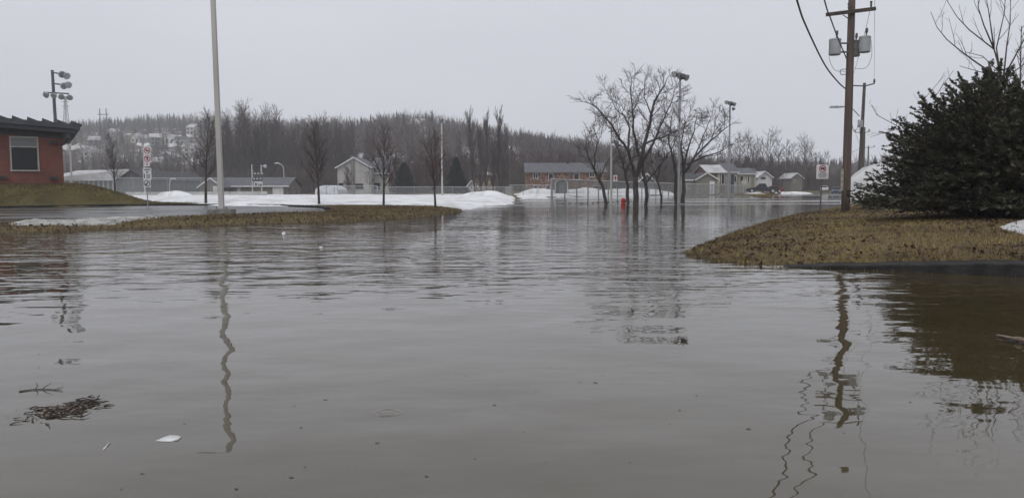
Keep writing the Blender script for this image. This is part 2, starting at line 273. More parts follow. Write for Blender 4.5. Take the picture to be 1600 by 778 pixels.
def water_mat():
    m, nt, b = nodes_of('flood_water'); ln = nt.links.new
    b.inputs['Roughness'].default_value = 0.025; b.inputs['IOR'].default_value = 1.62
    ge = nt.nodes.new('ShaderNodeNewGeometry'); sp = nt.nodes.new('ShaderNodeSeparateXYZ'); ln(ge.outputs['Position'], sp.inputs[0])
    def nz(scale, stretch, detail=2, rough=0.5, rot=0.0):
        mp = nt.nodes.new('ShaderNodeMapping'); mp.inputs['Scale'].default_value = stretch; mp.inputs['Rotation'].default_value = (0, 0, rot)
        n = nt.nodes.new('ShaderNodeTexNoise'); n.inputs['Scale'].default_value = scale; n.inputs['Detail'].default_value = detail; n.inputs['Roughness'].default_value = rough
        ln(ge.outputs['Position'], mp.inputs[0]); ln(mp.outputs[0], n.inputs['Vector']); return n.outputs['Fac']
    def mth(op, a, bb, c=None):
        x = nt.nodes.new('ShaderNodeMath'); x.operation = op
        for i, v in enumerate((a, bb, c)):
            if v is None: continue
            if isinstance(v, (int, float)): x.inputs[i].default_value = v
            else: ln(v, x.inputs[i])
        return x.outputs[0]
    def rng(src, a, bb, lo, hi, smooth=True):
        x = nt.nodes.new('ShaderNodeMapRange'); x.interpolation_type = 'SMOOTHSTEP' if smooth else 'LINEAR'
        for i, v in enumerate((a, bb, lo, hi)): x.inputs[i + 1].default_value = v
        ln(src, x.inputs[0]); return x.outputs[0]
    swell = mth('MULTIPLY', nz(1.05, (0.9, 1.0, 1), 1.5, 0.4, R(8)), 0.026)
    rip = nz(1.9, (0.5, 1.0, 1), 2.5, 0.5, R(-5))
    rip2 = nz(5.2, (0.4, 1.0, 1), 1.5, 0.5, R(6))
    # a breeze roughens the open middle of the flood, the sheltered near water lies calm
    wob = mth('MULTIPLY_ADD', nz(0.16, (0.45, 1, 1), 3), 7.0, -3.5)
    yy = mth('ADD', sp.outputs[1], wob)
    brz = rng(yy, 5.5, 13.0, 0.0, 1.0)
    lee = rng(sp.outputs[0], 5.0, 11.0, 1.0, 0.25)
    amp = mth('MULTIPLY', mth('MULTIPLY', mth('MULTIPLY', brz, lee), rng(sp.outputs[1], 14.0, 42.0, 1.0, 0.13)), rng(nz(0.09, (0.25, 1, 1), 3), 0.38, 0.6, 0.45, 1.25))
    h1 = mth('MULTIPLY', mth('MULTIPLY', rip, 0.046), amp)
    h2 = mth('MULTIPLY', mth('MULTIPLY', rip2, 0.015), amp)
    small = mth('MULTIPLY', nz(3.2, (0.55, 1, 1), 2), 0.0042)
    band = mth('MULTIPLY', rng(nz(0.11, (0.12, 1, 1), 3), 0.52, 0.60, 0.0, 1.0), rng(sp.outputs[1], 34.0, 60.0, 0.0, 1.0))
    ln(mth('MULTIPLY_ADD', band, 0.24, 0.025), b.inputs['Roughness'])
    # one raindrop ring
    c = gp(605, 645); dx = mth('SUBTRACT', sp.outputs[0], c.x); dy = mth('SUBTRACT', sp.outputs[1], c.y)
    rr = mth('SQRT', mth('ADD', mth('MULTIPLY', dx, dx), mth('MULTIPLY', dy, dy)), 0.0)
    ring = mth('MULTIPLY', mth('SINE', mth('MULTIPLY', rr, 110.0), 0.0), mth('MULTIPLY', rng(rr, 0.035, 0.06, 0.0, 1.0), rng(rr, 0.06, 0.09, 0.0015, 0.0)))
    hh = mth('ADD', mth('ADD', mth('ADD', mth('MULTIPLY', swell, rng(sp.outputs[1], 8.0, 30.0, 1.0, 0.12)), h1), mth('ADD', h2, small)), ring)
    bp = nt.nodes.new('ShaderNodeBump'); bp.inputs['Distance'].default_value = 1.0; bp.inputs['Strength'].default_value = 1.0
    ln(hh, bp.inputs['Height']); ln(bp.outputs[0], b.inputs['Normal'])
    # silt held in the water
    rp = nt.nodes.new('ShaderNodeValToRGB'); rp.color_ramp.elements[0].position = 0.3; rp.color_ramp.elements[1].position = 0.7
    rp.color_ramp.elements[0].color = (0.046, 0.035, 0.015, 1); rp.color_ramp.elements[1].color = (0.064, 0.051, 0.026, 1)
    ln(nz(0.35, (0.6, 1, 1), 5), rp.inputs[0]); ln(rp.outputs[0], b.inputs['Base Color'])
    return m
M['water'] = water_mat()

def chain_mat(name, frac):
    m = bpy.data.materials.new(name); m.use_nodes = True; nt = m.node_tree; b = nt.nodes['Principled BSDF']; ln = nt.links.new
    b.inputs['Base Color'].default_value = (0.40, 0.42, 0.42, 1); b.inputs['Roughness'].default_value = 0.55; b.inputs['Metallic'].default_value = 0.2
    tc = nt.nodes.new('ShaderNodeTexCoord'); sp = nt.nodes.new('ShaderNodeSeparateXYZ'); ln(tc.outputs['UV'], sp.inputs[0])
    def mth(op, a, bb):
        x = nt.nodes.new('ShaderNodeMath'); x.operation = op
        for i, v in enumerate((a, bb)):
            if isinstance(v, (int, float)): x.inputs[i].default_value = v
            else: ln(v, x.inputs[i])
        return x.outputs[0]
    def dia(op):
        f = mth('FRACT', mth('DIVIDE', mth(op, sp.outputs[0], sp.outputs[1]), 0.08), 0)
        return mth('LESS_THAN', f, frac)
    a = mth('MAXIMUM', dia('ADD'), dia('SUBTRACT'))
    tr = nt.nodes.new('ShaderNodeBsdfTransparent'); mx = nt.nodes.new('ShaderNodeMixShader')
    ln(a, mx.inputs[0]); ln(tr.outputs[0], mx.inputs[1]); ln(b.outputs[0], mx.inputs[2]); ln(mx.outputs[0], nt.nodes['Material Output'].inputs['Surface'])
    return m
M['chain'] = chain_mat('chain_link', 0.22)
M['chain_fine'] = chain_mat('chain_link_fine', 0.10)

# ------------------------------------------------------------------ object helpers
def tag(o, label=None, cat=None, group=None, kind=None):
    if label: o['label'] = label
    if cat: o['category'] = cat
    if group: o['group'] = group
    if kind: o['kind'] = kind
    return o
def thing(name, label, cat, loc=(0, 0, 0), rotz=0.0, group=None):
    o = bpy.data.objects.new(name, None); COL.objects.link(o); o.empty_display_size = 0.3
    o.location = loc; o.rotation_euler = (0, 0, rotz)
    return tag(o, label, cat, group)
def copy_tree(o, parent=None):
    c = o.copy(); COL.objects.link(c); c.parent = parent
    for ch in o.children: copy_tree(ch, c)
    return c
def origin_of(p):
    v = Vector((0, 0, 0))
    while p is not None: v += p.location; p = p.parent
    return v
def np_mesh(name, V, Fq, m, parent=None, smooth=False, loc=None):
    V = np.asarray(V, np.float32).reshape(-1, 3); Fq = np.asarray(Fq, np.int32)
    me = bpy.data.meshes.new(name); n, k = Fq.shape
    me.vertices.add(len(V)); me.vertices.foreach_set('co', V.ravel())
    me.loops.add(n * k); me.loops.foreach_set('vertex_index', Fq.ravel())
    me.polygons.add(n); me.polygons.foreach_set('loop_start', np.arange(0, n * k, k, dtype=np.int32))
    if smooth: me.polygons.foreach_set('use_smooth', np.ones(n, dtype=bool))
    me.update(calc_edges=True); me.materials.append(m)
    o = bpy.data.objects.new(name, me); COL.objects.link(o); o.parent = parent
    if loc is not None: o.location = loc
    return o
class MB:
    def __init__(s): s.v = []; s.f = []
    def add(s, vs, fs):
        n = len(s.v); s.v.extend([tuple(v) for v in vs]); s.f.extend([tuple(i + n for i in f) for f in fs]); return s
    def box(s, c, size, rz=0.0, tilt=None, taper=1.0):
        hx, hy, hz = size[0] / 2, size[1] / 2, size[2] / 2
        M3 = Matrix.Rotation(rz, 3, 'Z')
        if tilt is not None: M3 = M3 @ tilt
        pts = []
        for z in (-1, 1):
            k = taper if z > 0 else 1
            for x, y in ((-1, -1), (1, -1), (1, 1), (-1, 1)):
                pts.append(Vector(c) + M3 @ Vector((x * hx * k, y * hy * k, z * hz)))
        return s.add(pts, [(3, 2, 1, 0), (4, 5, 6, 7), (0, 1, 5, 4), (1, 2, 6, 5), (2, 3, 7, 6), (3, 0, 4, 7)])
    def tube(s, pts, rad, n=6, caps=True):
        pts = [Vector(p) for p in pts]; k = len(pts)
        if not hasattr(rad, '__len__'): rad = [rad] * k
        base = len(s.v); t0 = (pts[1] - pts[0]).normalized()
        a = t0.orthogonal().normalized()
        for i, p in enumerate(pts):
            t = (pts[min(i + 1, k - 1)] - pts[max(i - 1, 0)])
            t = t.normalized() if t.length > 1e-9 else t0
            a = (a - t * a.dot(t)); a = a.normalized() if a.length > 1e-6 else t.orthogonal().normalized()
            b = t.cross(a)
            for j in range(n):
                w = 2 * math.pi * j / n; q = p + (a * math.cos(w) + b * math.sin(w)) * rad[i]
                s.v.append((q.x, q.y, q.z))
        for i in range(k - 1):
            for j in range(n):
                j2 = (j + 1) % n
                s.f.append((base + i * n + j, base + i * n + j2, base + (i + 1) * n + j2, base + (i + 1) * n + j))
        if caps:
            s.f.append(tuple(base + j for j in reversed(range(n)))); s.f.append(tuple(base + (k - 1) * n + j for j in range(n)))
        return s
    def prism(s, poly, axis, a, b):
        """poly in the two other axes, extruded from a to b along axis (0 x, 1 y, 2 z)"""
        def P(p, t):
            if axis == 0: return (t, p[0], p[1])
            if axis == 1: return (p[0], t, p[1])
            return (p[0], p[1], t)
        n = len(poly); vs = [P(p, a) for p in poly] + [P(p, b) for p in poly]
        fs = [tuple(range(n)), tuple(reversed(range(n, 2 * n)))]
        for i in range(n): j = (i + 1) % n; fs.append((j, i, n + i, n + j))
        return s.add(vs, fs)
    def disc(s, c, r, axis=1, depth=0.02, n=20):
        poly = [(c[0 if axis else 1] + r * math.cos(2 * math.pi * i / n), c[2] + r * math.sin(2 * math.pi * i / n)) for i in range(n)]
        return s.prism(poly, axis, c[axis] - depth / 2, c[axis] + depth / 2)
    def ring(s, c, r0, r1, y0, y1, n=24):
        b = len(s.v)
        for i in range(n):
            w = 2 * math.pi * i / n
            for r, y in ((r0, y0), (r1, y0), (r1, y1), (r0, y1)): s.v.append((c[0] + r * math.cos(w), y, c[2] + r * math.sin(w)))
        for i in range(n):
            j = (i + 1) % n
            for k in range(4): k2 = (k + 1) % 4; s.f.append((b + 4 * i + k, b + 4 * i + k2, b + 4 * j + k2, b + 4 * j + k))
        return s
    def build(s, name, m, parent=None, world=False, smooth=False):
        off = origin_of(parent) if (world and parent is not None) else Vector((0, 0, 0))
        me = bpy.data.meshes.new(name)
        me.from_pydata([(v[0] - off.x, v[1] - off.y, v[2] - off.z) for v in s.v], [], s.f)
        if smooth: me.polygons.foreach_set('use_smooth', [True] * len(me.polygons))
        me.update(); me.materials.append(m)
        o = bpy.data.objects.new(name, me); COL.objects.link(o); o.parent = parent
        return o

# ------------------------------------------------------------------ terrain
SHORE_PX = [(-260, 376), (0, 367.5), (100, 363.5), (200, 358.5), (300, 355), (400, 352), (500, 349), (560, 346), (640, 340.5), (695, 334.5), (722, 328.5),
            (712, 323.5), (722, 321.5), (770, 320.5), (806, 318), (800, 314), (780, 311.5), (860, 308.5), (905, 307.3), (1000, 306.3), (1072, 305), (1165, 306), (1190, 307.5), (1212, 306.5), (1222, 303), (1262, 301.8),
            (1312, 301.5), (1322, 306), (1318, 316), (1300, 325.5), (1250, 334), (1200, 346), (1150, 362), (1100, 381), (1064, 396), (1072, 402),
            (1100, 407), (1160, 413), (1225, 418), (1300, 420.5), (1400, 424), (1500, 428.5), (1600, 433.5), (1850, 447)]
SHORE = [(gp(a, b).x, gp(a, b).y) for a, b in SHORE_PX]
SHORE += [(14.5, 6.5), (16, -8), (20, -25), (-45, -25), (-45, 10)]
def poly_sd(poly, x, y):
    """positive outside the polygon"""
    P = np.array(poly, float); Q = np.roll(P, -1, 0)
    x = np.asarray(x, float); y = np.asarray(y, float)
    best = np.full(x.shape, 1e9); ins = np.zeros(x.shape, bool)
    for (ax, ay), (bx, by) in zip(P, Q):
        ex, ey = bx - ax, by - ay; l2 = ex * ex + ey * ey + 1e-12
        t = np.clip(((x - ax) * ex + (y - ay) * ey) / l2, 0, 1)
        best = np.minimum(best, (x - ax - t * ex) ** 2 + (y - ay - t * ey) ** 2)
        c = (ay > y) != (by > y)
        ins ^= c & (x < (bx - ax) * (y - ay) / (by - ay + 1e-12 * (by == ay)) + ax)
    return np.where(ins, -1, 1) * np.sqrt(best)
ASPH_Z = 0.15
ASPH_PX = [(-420, 366), (-200, 359), (0, 350), (100, 346.5), (200, 343), (330, 337), (430, 334), (505, 331.5), (509, 328), (500, 325), (430, 322), (345, 321), (200, 321.5), (100, 323), (0, 325), (-200, 328), (-420, 331)]
ASPH = [(gp(a, b, ASPH_Z).x, gp(a, b, ASPH_Z).y) for a, b in ASPH_PX]
BY = 54.0                                    # front wall of the school
BX = at(100, 280, BY).x                      # its right-hand corner
RIDGE_PX = [(-900, 235), (-200, 216), (0, 206), (120, 198), (160, 193), (250, 188), (330, 188), (450, 194), (560, 195), (600, 188), (640, 184), (690, 189), (740, 196), (800, 204), (850, 209), (910, 217), (960, 229), (1040, 243), (1140, 262), (1300, 279), (1500, 288), (2600, 292)]
RDIST_PX = [(-900, 720), (380, 720), (560, 430), (900, 430), (1200, 520), (2600, 700)]
def vnoise(x, y, s, seed=0):
    rs = np.random.RandomState(seed); out = np.zeros_like(x, dtype=float); a = 1.0
    for k in range(4):
        for q in range(3):
            th = rs.rand() * 6.283; ph = rs.rand() * 6.283; f = s * (1.9 ** k) * (0.7 + 0.6 * rs.rand())
            out += a * np.sin((x * math.cos(th) + y * math.sin(th)) * f + ph) / 3
        a *= 0.55
    return out
def height(x, y, sd=None):
    x = np.asarray(x, float); y = np.asarray(y, float)
    if sd is None: sd = poly_sd(SHORE, x, y)
    under = -0.03 - np.minimum(0.35, 0.09 * np.maximum(-sd, 0))
    s = np.maximum(sd, 0)
    k0, k1 = gp(1225, 418).x, gp(1600, 433).x
    kw = sstep(k0 - 0.4, k0 + 0.3, x) * (1 - sstep(15.0, 16.5, y))
    s_raw = s; s = np.maximum(s - 0.34 * kw, 0)
    land = 0.20 * (1 - np.exp(-s * 0.8)) + 0.0042 * np.maximum(0, s - 4) * (y > 0)
    land += 0.015 * vnoise(x, y, 1.6, 3) * sstep(0, 1.5, s)
    wr = (1 - sstep(48, 62, y)) * sstep(1, 4, x)
    land += wr * (0.26 * sstep(0, 8.5, s) + 0.02 * vnoise(x, y, 0.9, 5) * sstep(0, 3, s))
    kh = 0.03 + 0.205 * np.clip((x - k0) / (k1 - k0), 0, 1.3)
    land = np.where(kw > 0, np.maximum(land, kh * kw * sstep(0.0, 0.3, s)), land) - 0.08 * kw * (1 - sstep(0.30, 0.42, s_raw))
    dA = poly_sd(ASPH, x, y)
    wA = 1 - sstep(0.05, 0.9, dA)
    land = land * (1 - wA) + (ASPH_Z - 0.03) * wA
    # mound under the school
    cth, sth = math.cos(R(31)), math.sin(R(31)); lx = (x - BX) * cth + (y - BY) * sth; ly = -(x - BX) * sth + (y - BY) * cth
    dx = np.maximum(lx - 0.8, 0); dy = np.maximum(-0.6 - ly, 0) + np.maximum(ly - 22, 0)
    dm = np.sqrt((dx / 5.4) ** 2 + (dy / 5.6) ** 2)
    land += 1.30 * (1 - sstep(0.0, 1.0, dm)) * (1 - wA)
    z = np.where(sd > 0, land, under)
    # wooded hills
    yy = np.maximum(y, 1.0); px = 800 + FPX * x / yy
    D = np.interp(px, *zip(*RDIST_PX)); ry = np.interp(px, *zip(*RIDGE_PX))
    hor = 295 - (px - 800) * 0.0035
    zr = 1.2 + (hor - ry) / FPX * D - 11.0
    t = sstep(0.36, 1.0, y / D)
    bumps = 1.6 * vnoise(x, y, 0.035, 9) * sstep(0.4, 0.6, y / D)
    z = z + t * np.maximum(zr - 2.0, 0) + bumps * t
    return z
def gz(x, y): return float(height(np.array([x]), np.array([y]))[0])
def on(px, Y):                                # ground point at image column px and distance Y
    d = ray(px, 295); x = d.x / d.y * Y; return Vector((x, Y, gz(x, Y)))

def lines(segs):
    out = []
    for a, b, st in segs: out += list(np.arange(a, b, st))
    out.append(segs[-1][1]); return np.array(out)
gx = lines([(-1000, -400, 40), (-400, -150, 12), (-150, -60, 5), (-60, 2, 0.6), (2, 22, 0.3), (22, 60, 0.8), (60, 150, 5), (150, 400, 12), (400, 1000, 40)])
gy = lines([(-40, 8, 4), (8, 40, 0.3), (40, 75, 0.6), (75, 160, 2), (160, 460, 7), (460, 1000, 14)])
GX, GY = np.meshgrid(gx, gy); SDG = poly_sd(SHORE, GX, GY); GZ = height(GX, GY, SDG)
nx, ny = len(gx), len(gy); idx = np.arange(nx * ny).reshape(ny, nx)
quads = np.stack([idx[:-1, :-1], idx[:-1, 1:], idx[1:, 1:], idx[1:, :-1]], -1).reshape(-1, 4)
ground = np_mesh('ground', np.stack([GX, GY, GZ], -1), quads, M['ground'], smooth=True); tag(ground, kind='structure')
mask = np.zeros((nx * ny, 4), np.float32); mask[:, 3] = 1
mask[:, 0] = (1 - sstep(0.0, 0.5, SDG) * 1.0).ravel()
far = sstep(95, 130, GY) * (SDG > 0)
mask[:, 1] = (0.38 * far + 0.06 * sstep(250, 300, GY)).ravel()
gm = (1 - sstep(BX + 4, BX + 9, GX)) * sstep(40, 46, GY) * (1 - sstep(75, 90, GY)); mask[:, 2] = gm.ravel() * 0.55
mask[:, 2] = np.maximum(mask[:, 2], (sstep(20, 30, GX) * sstep(80, 95, GY) * 0.6).ravel())
ca = ground.data.color_attributes.new('mask', 'FLOAT_COLOR', 'POINT'); ca.data.foreach_set('color', mask.ravel())

wx = np.linspace(-85, 95, 5); wy = np.linspace(-35, 215, 5); WX, WY = np.meshgrid(wx, wy); wi = np.arange(25).reshape(5, 5)
water = np_mesh('water', np.stack([WX, WY, WX * 0], -1), np.stack([wi[:-1, :-1], wi[:-1, 1:], wi[1:, 1:], wi[1:, :-1]], -1).reshape(-1, 4), M['water'])
tag(water, kind='structure')

# wet asphalt drive: draped sheet over its outline
def sheet(name, poly, zf, m, step, thick=0.0, edge=0.6, seed=0, rough=0.0, kind='structure', holes=0.0, inset=0.0, parent=None, smooth=True, grain=0.0):
    P = np.array(poly); x0, y0 = P.min(0) - step; x1, y1 = P.max(0) + step
    xs = np.arange(x0, x1, step); ys = np.arange(y0, y1, step); X, Y = np.meshgrid(xs, ys)
    s = -poly_sd(poly, X, Y)
    if holes: s = np.minimum(s, (vnoise(X, Y, 0.55, seed + 7) + holes) * 1.2)
    Z = zf(X, Y)
    if thick: Z = Z + thick * (1 - np.exp(-np.maximum(s, 0) / edge)) * (1 + 0.35 * vnoise(X, Y, 0.35, seed)) + rough * vnoise(X, Y, 1.9, seed + 1) * sstep(0, 1, s) - 0.05 * (s < step * 0.8)
    if grain: Z = Z + grain * (np.random.RandomState(seed).rand(*Z.shape) - 0.3) * sstep(0, 0.5, s) + 0.04 * vnoise(X, Y, 4.5, seed + 3) * sstep(0, 0.4, s)
    ok = s > -step * 0.75
    i = np.arange(X.size).reshape(X.shape)
    q = np.stack([i[:-1, :-1], i[:-1, 1:], i[1:, 1:], i[1:, :-1]], -1)
    keep = ok[:-1, :-1] & ok[:-1, 1:] & ok[1:, 1:] & ok[1:, :-1]; q = q[keep]
    used = np.unique(q); rem = np.full(X.size, -1); rem[used] = np.arange(len(used))
    V = np.stack([X, Y, Z], -1).reshape(-1, 3)[used]
    o = np_mesh(name, V, rem[q], m, smooth=smooth, parent=parent)
    if kind: tag(o, kind=kind)
    return o
def poly_mesh(name, pts, z, m):
    mb = MB(); mb.add([(p[0], p[1], z) for p in pts], [tuple(range(len(pts)))]); o = mb.build(name, m); return tag(o, kind='structure')
poly_mesh('driveway', ASPH[::-1], ASPH_Z, M['asphalt'])

def kerb_strip(name, pts, w, h0, h1, m, zbase=None):
    """raised edge along a polyline; h0..h1 height above zbase"""
    mb = MB(); n = len(pts); vs = []
    for i, p in enumerate(pts):
        p = Vector((p[0], p[1])); a = Vector(pts[max(i - 1, 0)][:2]); b = Vector(pts[min(i + 1, n - 1)][:2])
        t = (b - a).normalized(); nn = Vector((-t.y, t.x)); h = h0 + (h1 - h0) * i / (n - 1)
        wob = 0.018 * math.sin(i * 2.1) + 0.016 * math.sin(i * 5.3); h += 0.004 * math.sin(i * 1.3) + 0.004 * math.sin(i * 3.7)
        zb = -0.1 if zbase is None else zbase
        q = p + nn * wob
        for off, z in ((0, zb), (0.015, h - 0.02), (0.04, h), (w, h + 0.004), (w, zb)): r = q + nn * off; vs.append((r.x, r.y, z))
    fs = []
    for i in range(n - 1):
        for k in range(4): fs.append((i * 5 + k, (i + 1) * 5 + k, (i + 1) * 5 + k + 1, i * 5 + k + 1))
    fs += [tuple(range(5)), tuple((n - 1) * 5 + k for k in reversed(range(5)))]
    mb.add(vs, fs); return tag(mb.build(name, m), kind='structure')
def resample(pts, step):
    pts = [Vector((p[0], p[1])) for p in pts]; out = [pts[0]]
    for a, b in zip(pts, pts[1:]):
        n = max(1, int((b - a).length / step))
        for i in range(1, n + 1): out.append(a.lerp(b, i / n))
    return [(p.x, p.y) for p in out]
kp = [(gp(a, b).x, gp(a, b).y) for a, b in [(1222, 417.8), (1300, 420.5), (1400, 424), (1500, 428.5), (1600, 433.5), (1850, 447)]]
kerb_strip('kerb', resample(kp, 0.35), 0.62, 0.0, 0.285, M['kerb'])
kf = [ASPH[i] for i in (16, 15, 14, 13, 12, 11, 10, 9, 8)]
kerb_strip('kerb', resample(kf, 0.8), 0.22, ASPH_Z + 0.11, ASPH_Z + 0.11, M['kerb'], 0.0)

# snow lying on the field behind the drive
HF = lambda X, Y: height(X, Y)
SN1 = [(gp(a, b, 0.3).x, gp(a, b, 0.3).y) for a, b in [(150, 309.5), (232, 314.5), (300, 317.5), (345, 318.6), (420, 319.2), (500, 319.3), (560, 318.2), (640, 318.3), (700, 319.6), (742, 320.4), (790, 318.4), (811, 316.6), (815, 313.2), (806, 310.8), (815, 308.6)]]
SN1 += [(0, 118), (-14, 118), (-30, 118), (-62, 122), (-62, 78), (-36, 76)]
sheet('snow_field', SN1, HF, M['snow'], 0.7, 0.16, 0.9, 4, 0.03)
SN2 = [(gp(a, b, 0.2).x, gp(a, b, 0.2).y) for a, b in [(806, 310.3), (862, 308.2), (900, 307.1), (1000, 306.1), (1066, 305.3)]] + [(30, 150), (10, 152), (0, 145), (0.5, 118)]
sheet('snow_field', SN2, HF, M['snow'], 0.7, 0.2, 0.8, 11, 0.03, holes=0.42)

# dirty ridge of snow on the near edge of the drive
SB = [(gp(a, b, 0.2).x, gp(a, b, 0.2).y) for a, b in [(8, 351), (60, 350), (120, 349), (185, 346.8), (215, 343.5), (262, 340), (285, 338), (262, 337), (215, 339), (160, 340.5), (100, 343), (40, 346), (8, 349)]]
tag(sheet('snow_ridge', SB, lambda X, Y: np.where(poly_sd(ASPH, X, Y) < 0.3, ASPH_Z - 0.005, height(X, Y)), M['snow_dirty'], 0.11, 0.09, 0.5, 21, 0.03, kind=None, grain=0.06, holes=0.62),
    'low dirty grey melting snow ridge between wet asphalt and flooded grass', 'snow ridge')
# small patch of old snow beside the juniper
SP = [(gp(a, b, 0.36).x, gp(a, b, 0.36).y) for a, b in [(1552, 357), (1600, 365), (1680, 372), (1720, 362), (1640, 352), (1590, 350)]]
tag(sheet('snow_patch', SP, HF, M['snow_pile'], 0.12, 0.07, 0.2, 31, 0.01, kind=None), 'small patch of old snow beside the dark juniper', 'snow patch')

# ------------------------------------------------------------------ grass and leaf litter
def blades(name, m, n, box, sel, lmin, lmax, w, seed, zoff=0.0, bias=0.0, lean=0.9):
    rs = np.random.RandomState(seed); X = rs.uniform(box[0], box[1], n); u = rs.rand(n)
    Y = box[2] + (box[3] - box[2]) * (u ** (1 + bias)); sd = poly_sd(SHORE, X, Y); k = sel(X, Y, sd); X, Y = X[k], Y[k]
    Z = height(X, Y) + zoff; n = len(X); th = rs.rand(n) * 6.283; ln_ = rs.uniform(lmin, lmax, n); le = rs.uniform(0.2, lean, n) * ln_
    wd = w * rs.uniform(0.6, 1.3, n); ct, st = np.cos(th), np.sin(th); up = np.sqrt(np.maximum(ln_ ** 2 - le ** 2, 1e-6))
    V = np.empty((n, 3, 3)); V[:, 0] = np.stack([X - st * wd, Y + ct * wd, Z - 0.01], -1); V[:, 1] = np.stack([X + st * wd, Y - ct * wd, Z - 0.01], -1)
    V[:, 2] = np.stack([X + ct * le, Y + st * le, Z + up], -1)
    return tag(np_mesh(name, V, np.arange(3 * n).reshape(-1, 3), m), kind='stuff')
def flecks(name, m, n, box, sel, s0, s1, seed, zoff=0.03):
    rs = np.random.RandomState(seed); X = rs.uniform(box[0], box[1], n); Y = rs.uniform(box[2], box[3], n)
    k = sel(X, Y, poly_sd(SHORE, X, Y)); X, Y = X[k], Y[k]; Z = height(X, Y) + zoff; n = len(X)
    a = rs.normal(size=(n, 3)) * [1, 1, 0.45]; a /= np.linalg.norm(a, axis=1)[:, None]; b = np.cross(a, rs.normal(size=(n, 3)) * [0.3, 0.3, 1]); b /= np.linalg.norm(b, axis=1)[:, None]
    s = rs.uniform(s0, s1, n)[:, None]; C = np.stack([X, Y, Z], -1)
    V = np.stack([C - a * s, C + b * s * 0.45, C + a * s, C - b * s * 0.45], 1)
    return tag(np_mesh(name, V, np.arange(4 * n).reshape(-1, 4), m), kind='stuff')
selR = lambda X, Y, s: (s > 0.03) & (X > 2.0)
blades('dead_grass', M['grass_right'], 170000, (2.4, 21, 10, 44), selR, 0.03, 0.085, 0.008, 1, bias=0.6, lean=0.99)
blades('dead_grass', M['grass_right'], 60000, (2.4, 14, 10, 40), lambda X, Y, s: (s > -0.08) & (s < 0.7 + 0.5 * vnoise(X, Y, 2.0, 8)) & (X > 2.0), 0.04, 0.11, 0.008, 15, lean=0.97)
rsv = np.random.RandomState(77)
def selClump(X, Y, s): return (s > 0.05) & (X > 2.5) & (vnoise(X, Y, 1.1, 13) + 0.9 * (1 - sstep(0.3, 2.2, s)) > 0.25 * rsv.randn(len(X)) + 0.12)
flecks('leaf_litter', M['litter'], 26000, (2.4, 18, 10, 38), selClump, 0.02, 0.07, 2)
selL = lambda X, Y, s: (s > 0.02) & (poly_sd(ASPH, X, Y) > 0.05) & (Y < 49) & (X < -1)
blades('dead_grass', M['grass_left'], 150000, (-34, -1, 19, 49), selL, 0.05, 0.12, 0.011, 3)
flecks('leaf_litter', M['litter'], 16000, (-34, -1, 19, 47), lambda X, Y, s: selL(X, Y, s) & (Y < 46), 0.03, 0.08, 4)
selB = lambda X, Y, s: (poly_sd(ASPH, X, Y) > 0.35) & (X < BX + 9) & (X < -20)
blades('lawn_grass', M['grass_green'], 60000, (-46, BX + 9, 44, 56), selB, 0.06, 0.15, 0.016, 5)
blades('lawn_grass', M['grass_right'], 30000, (26, 60, 95, 150), lambda X, Y, s: (s > 0.1) & (X > 0.29 * Y) & (X < 0.36 * Y), 0.08, 0.2, 0.03, 6)

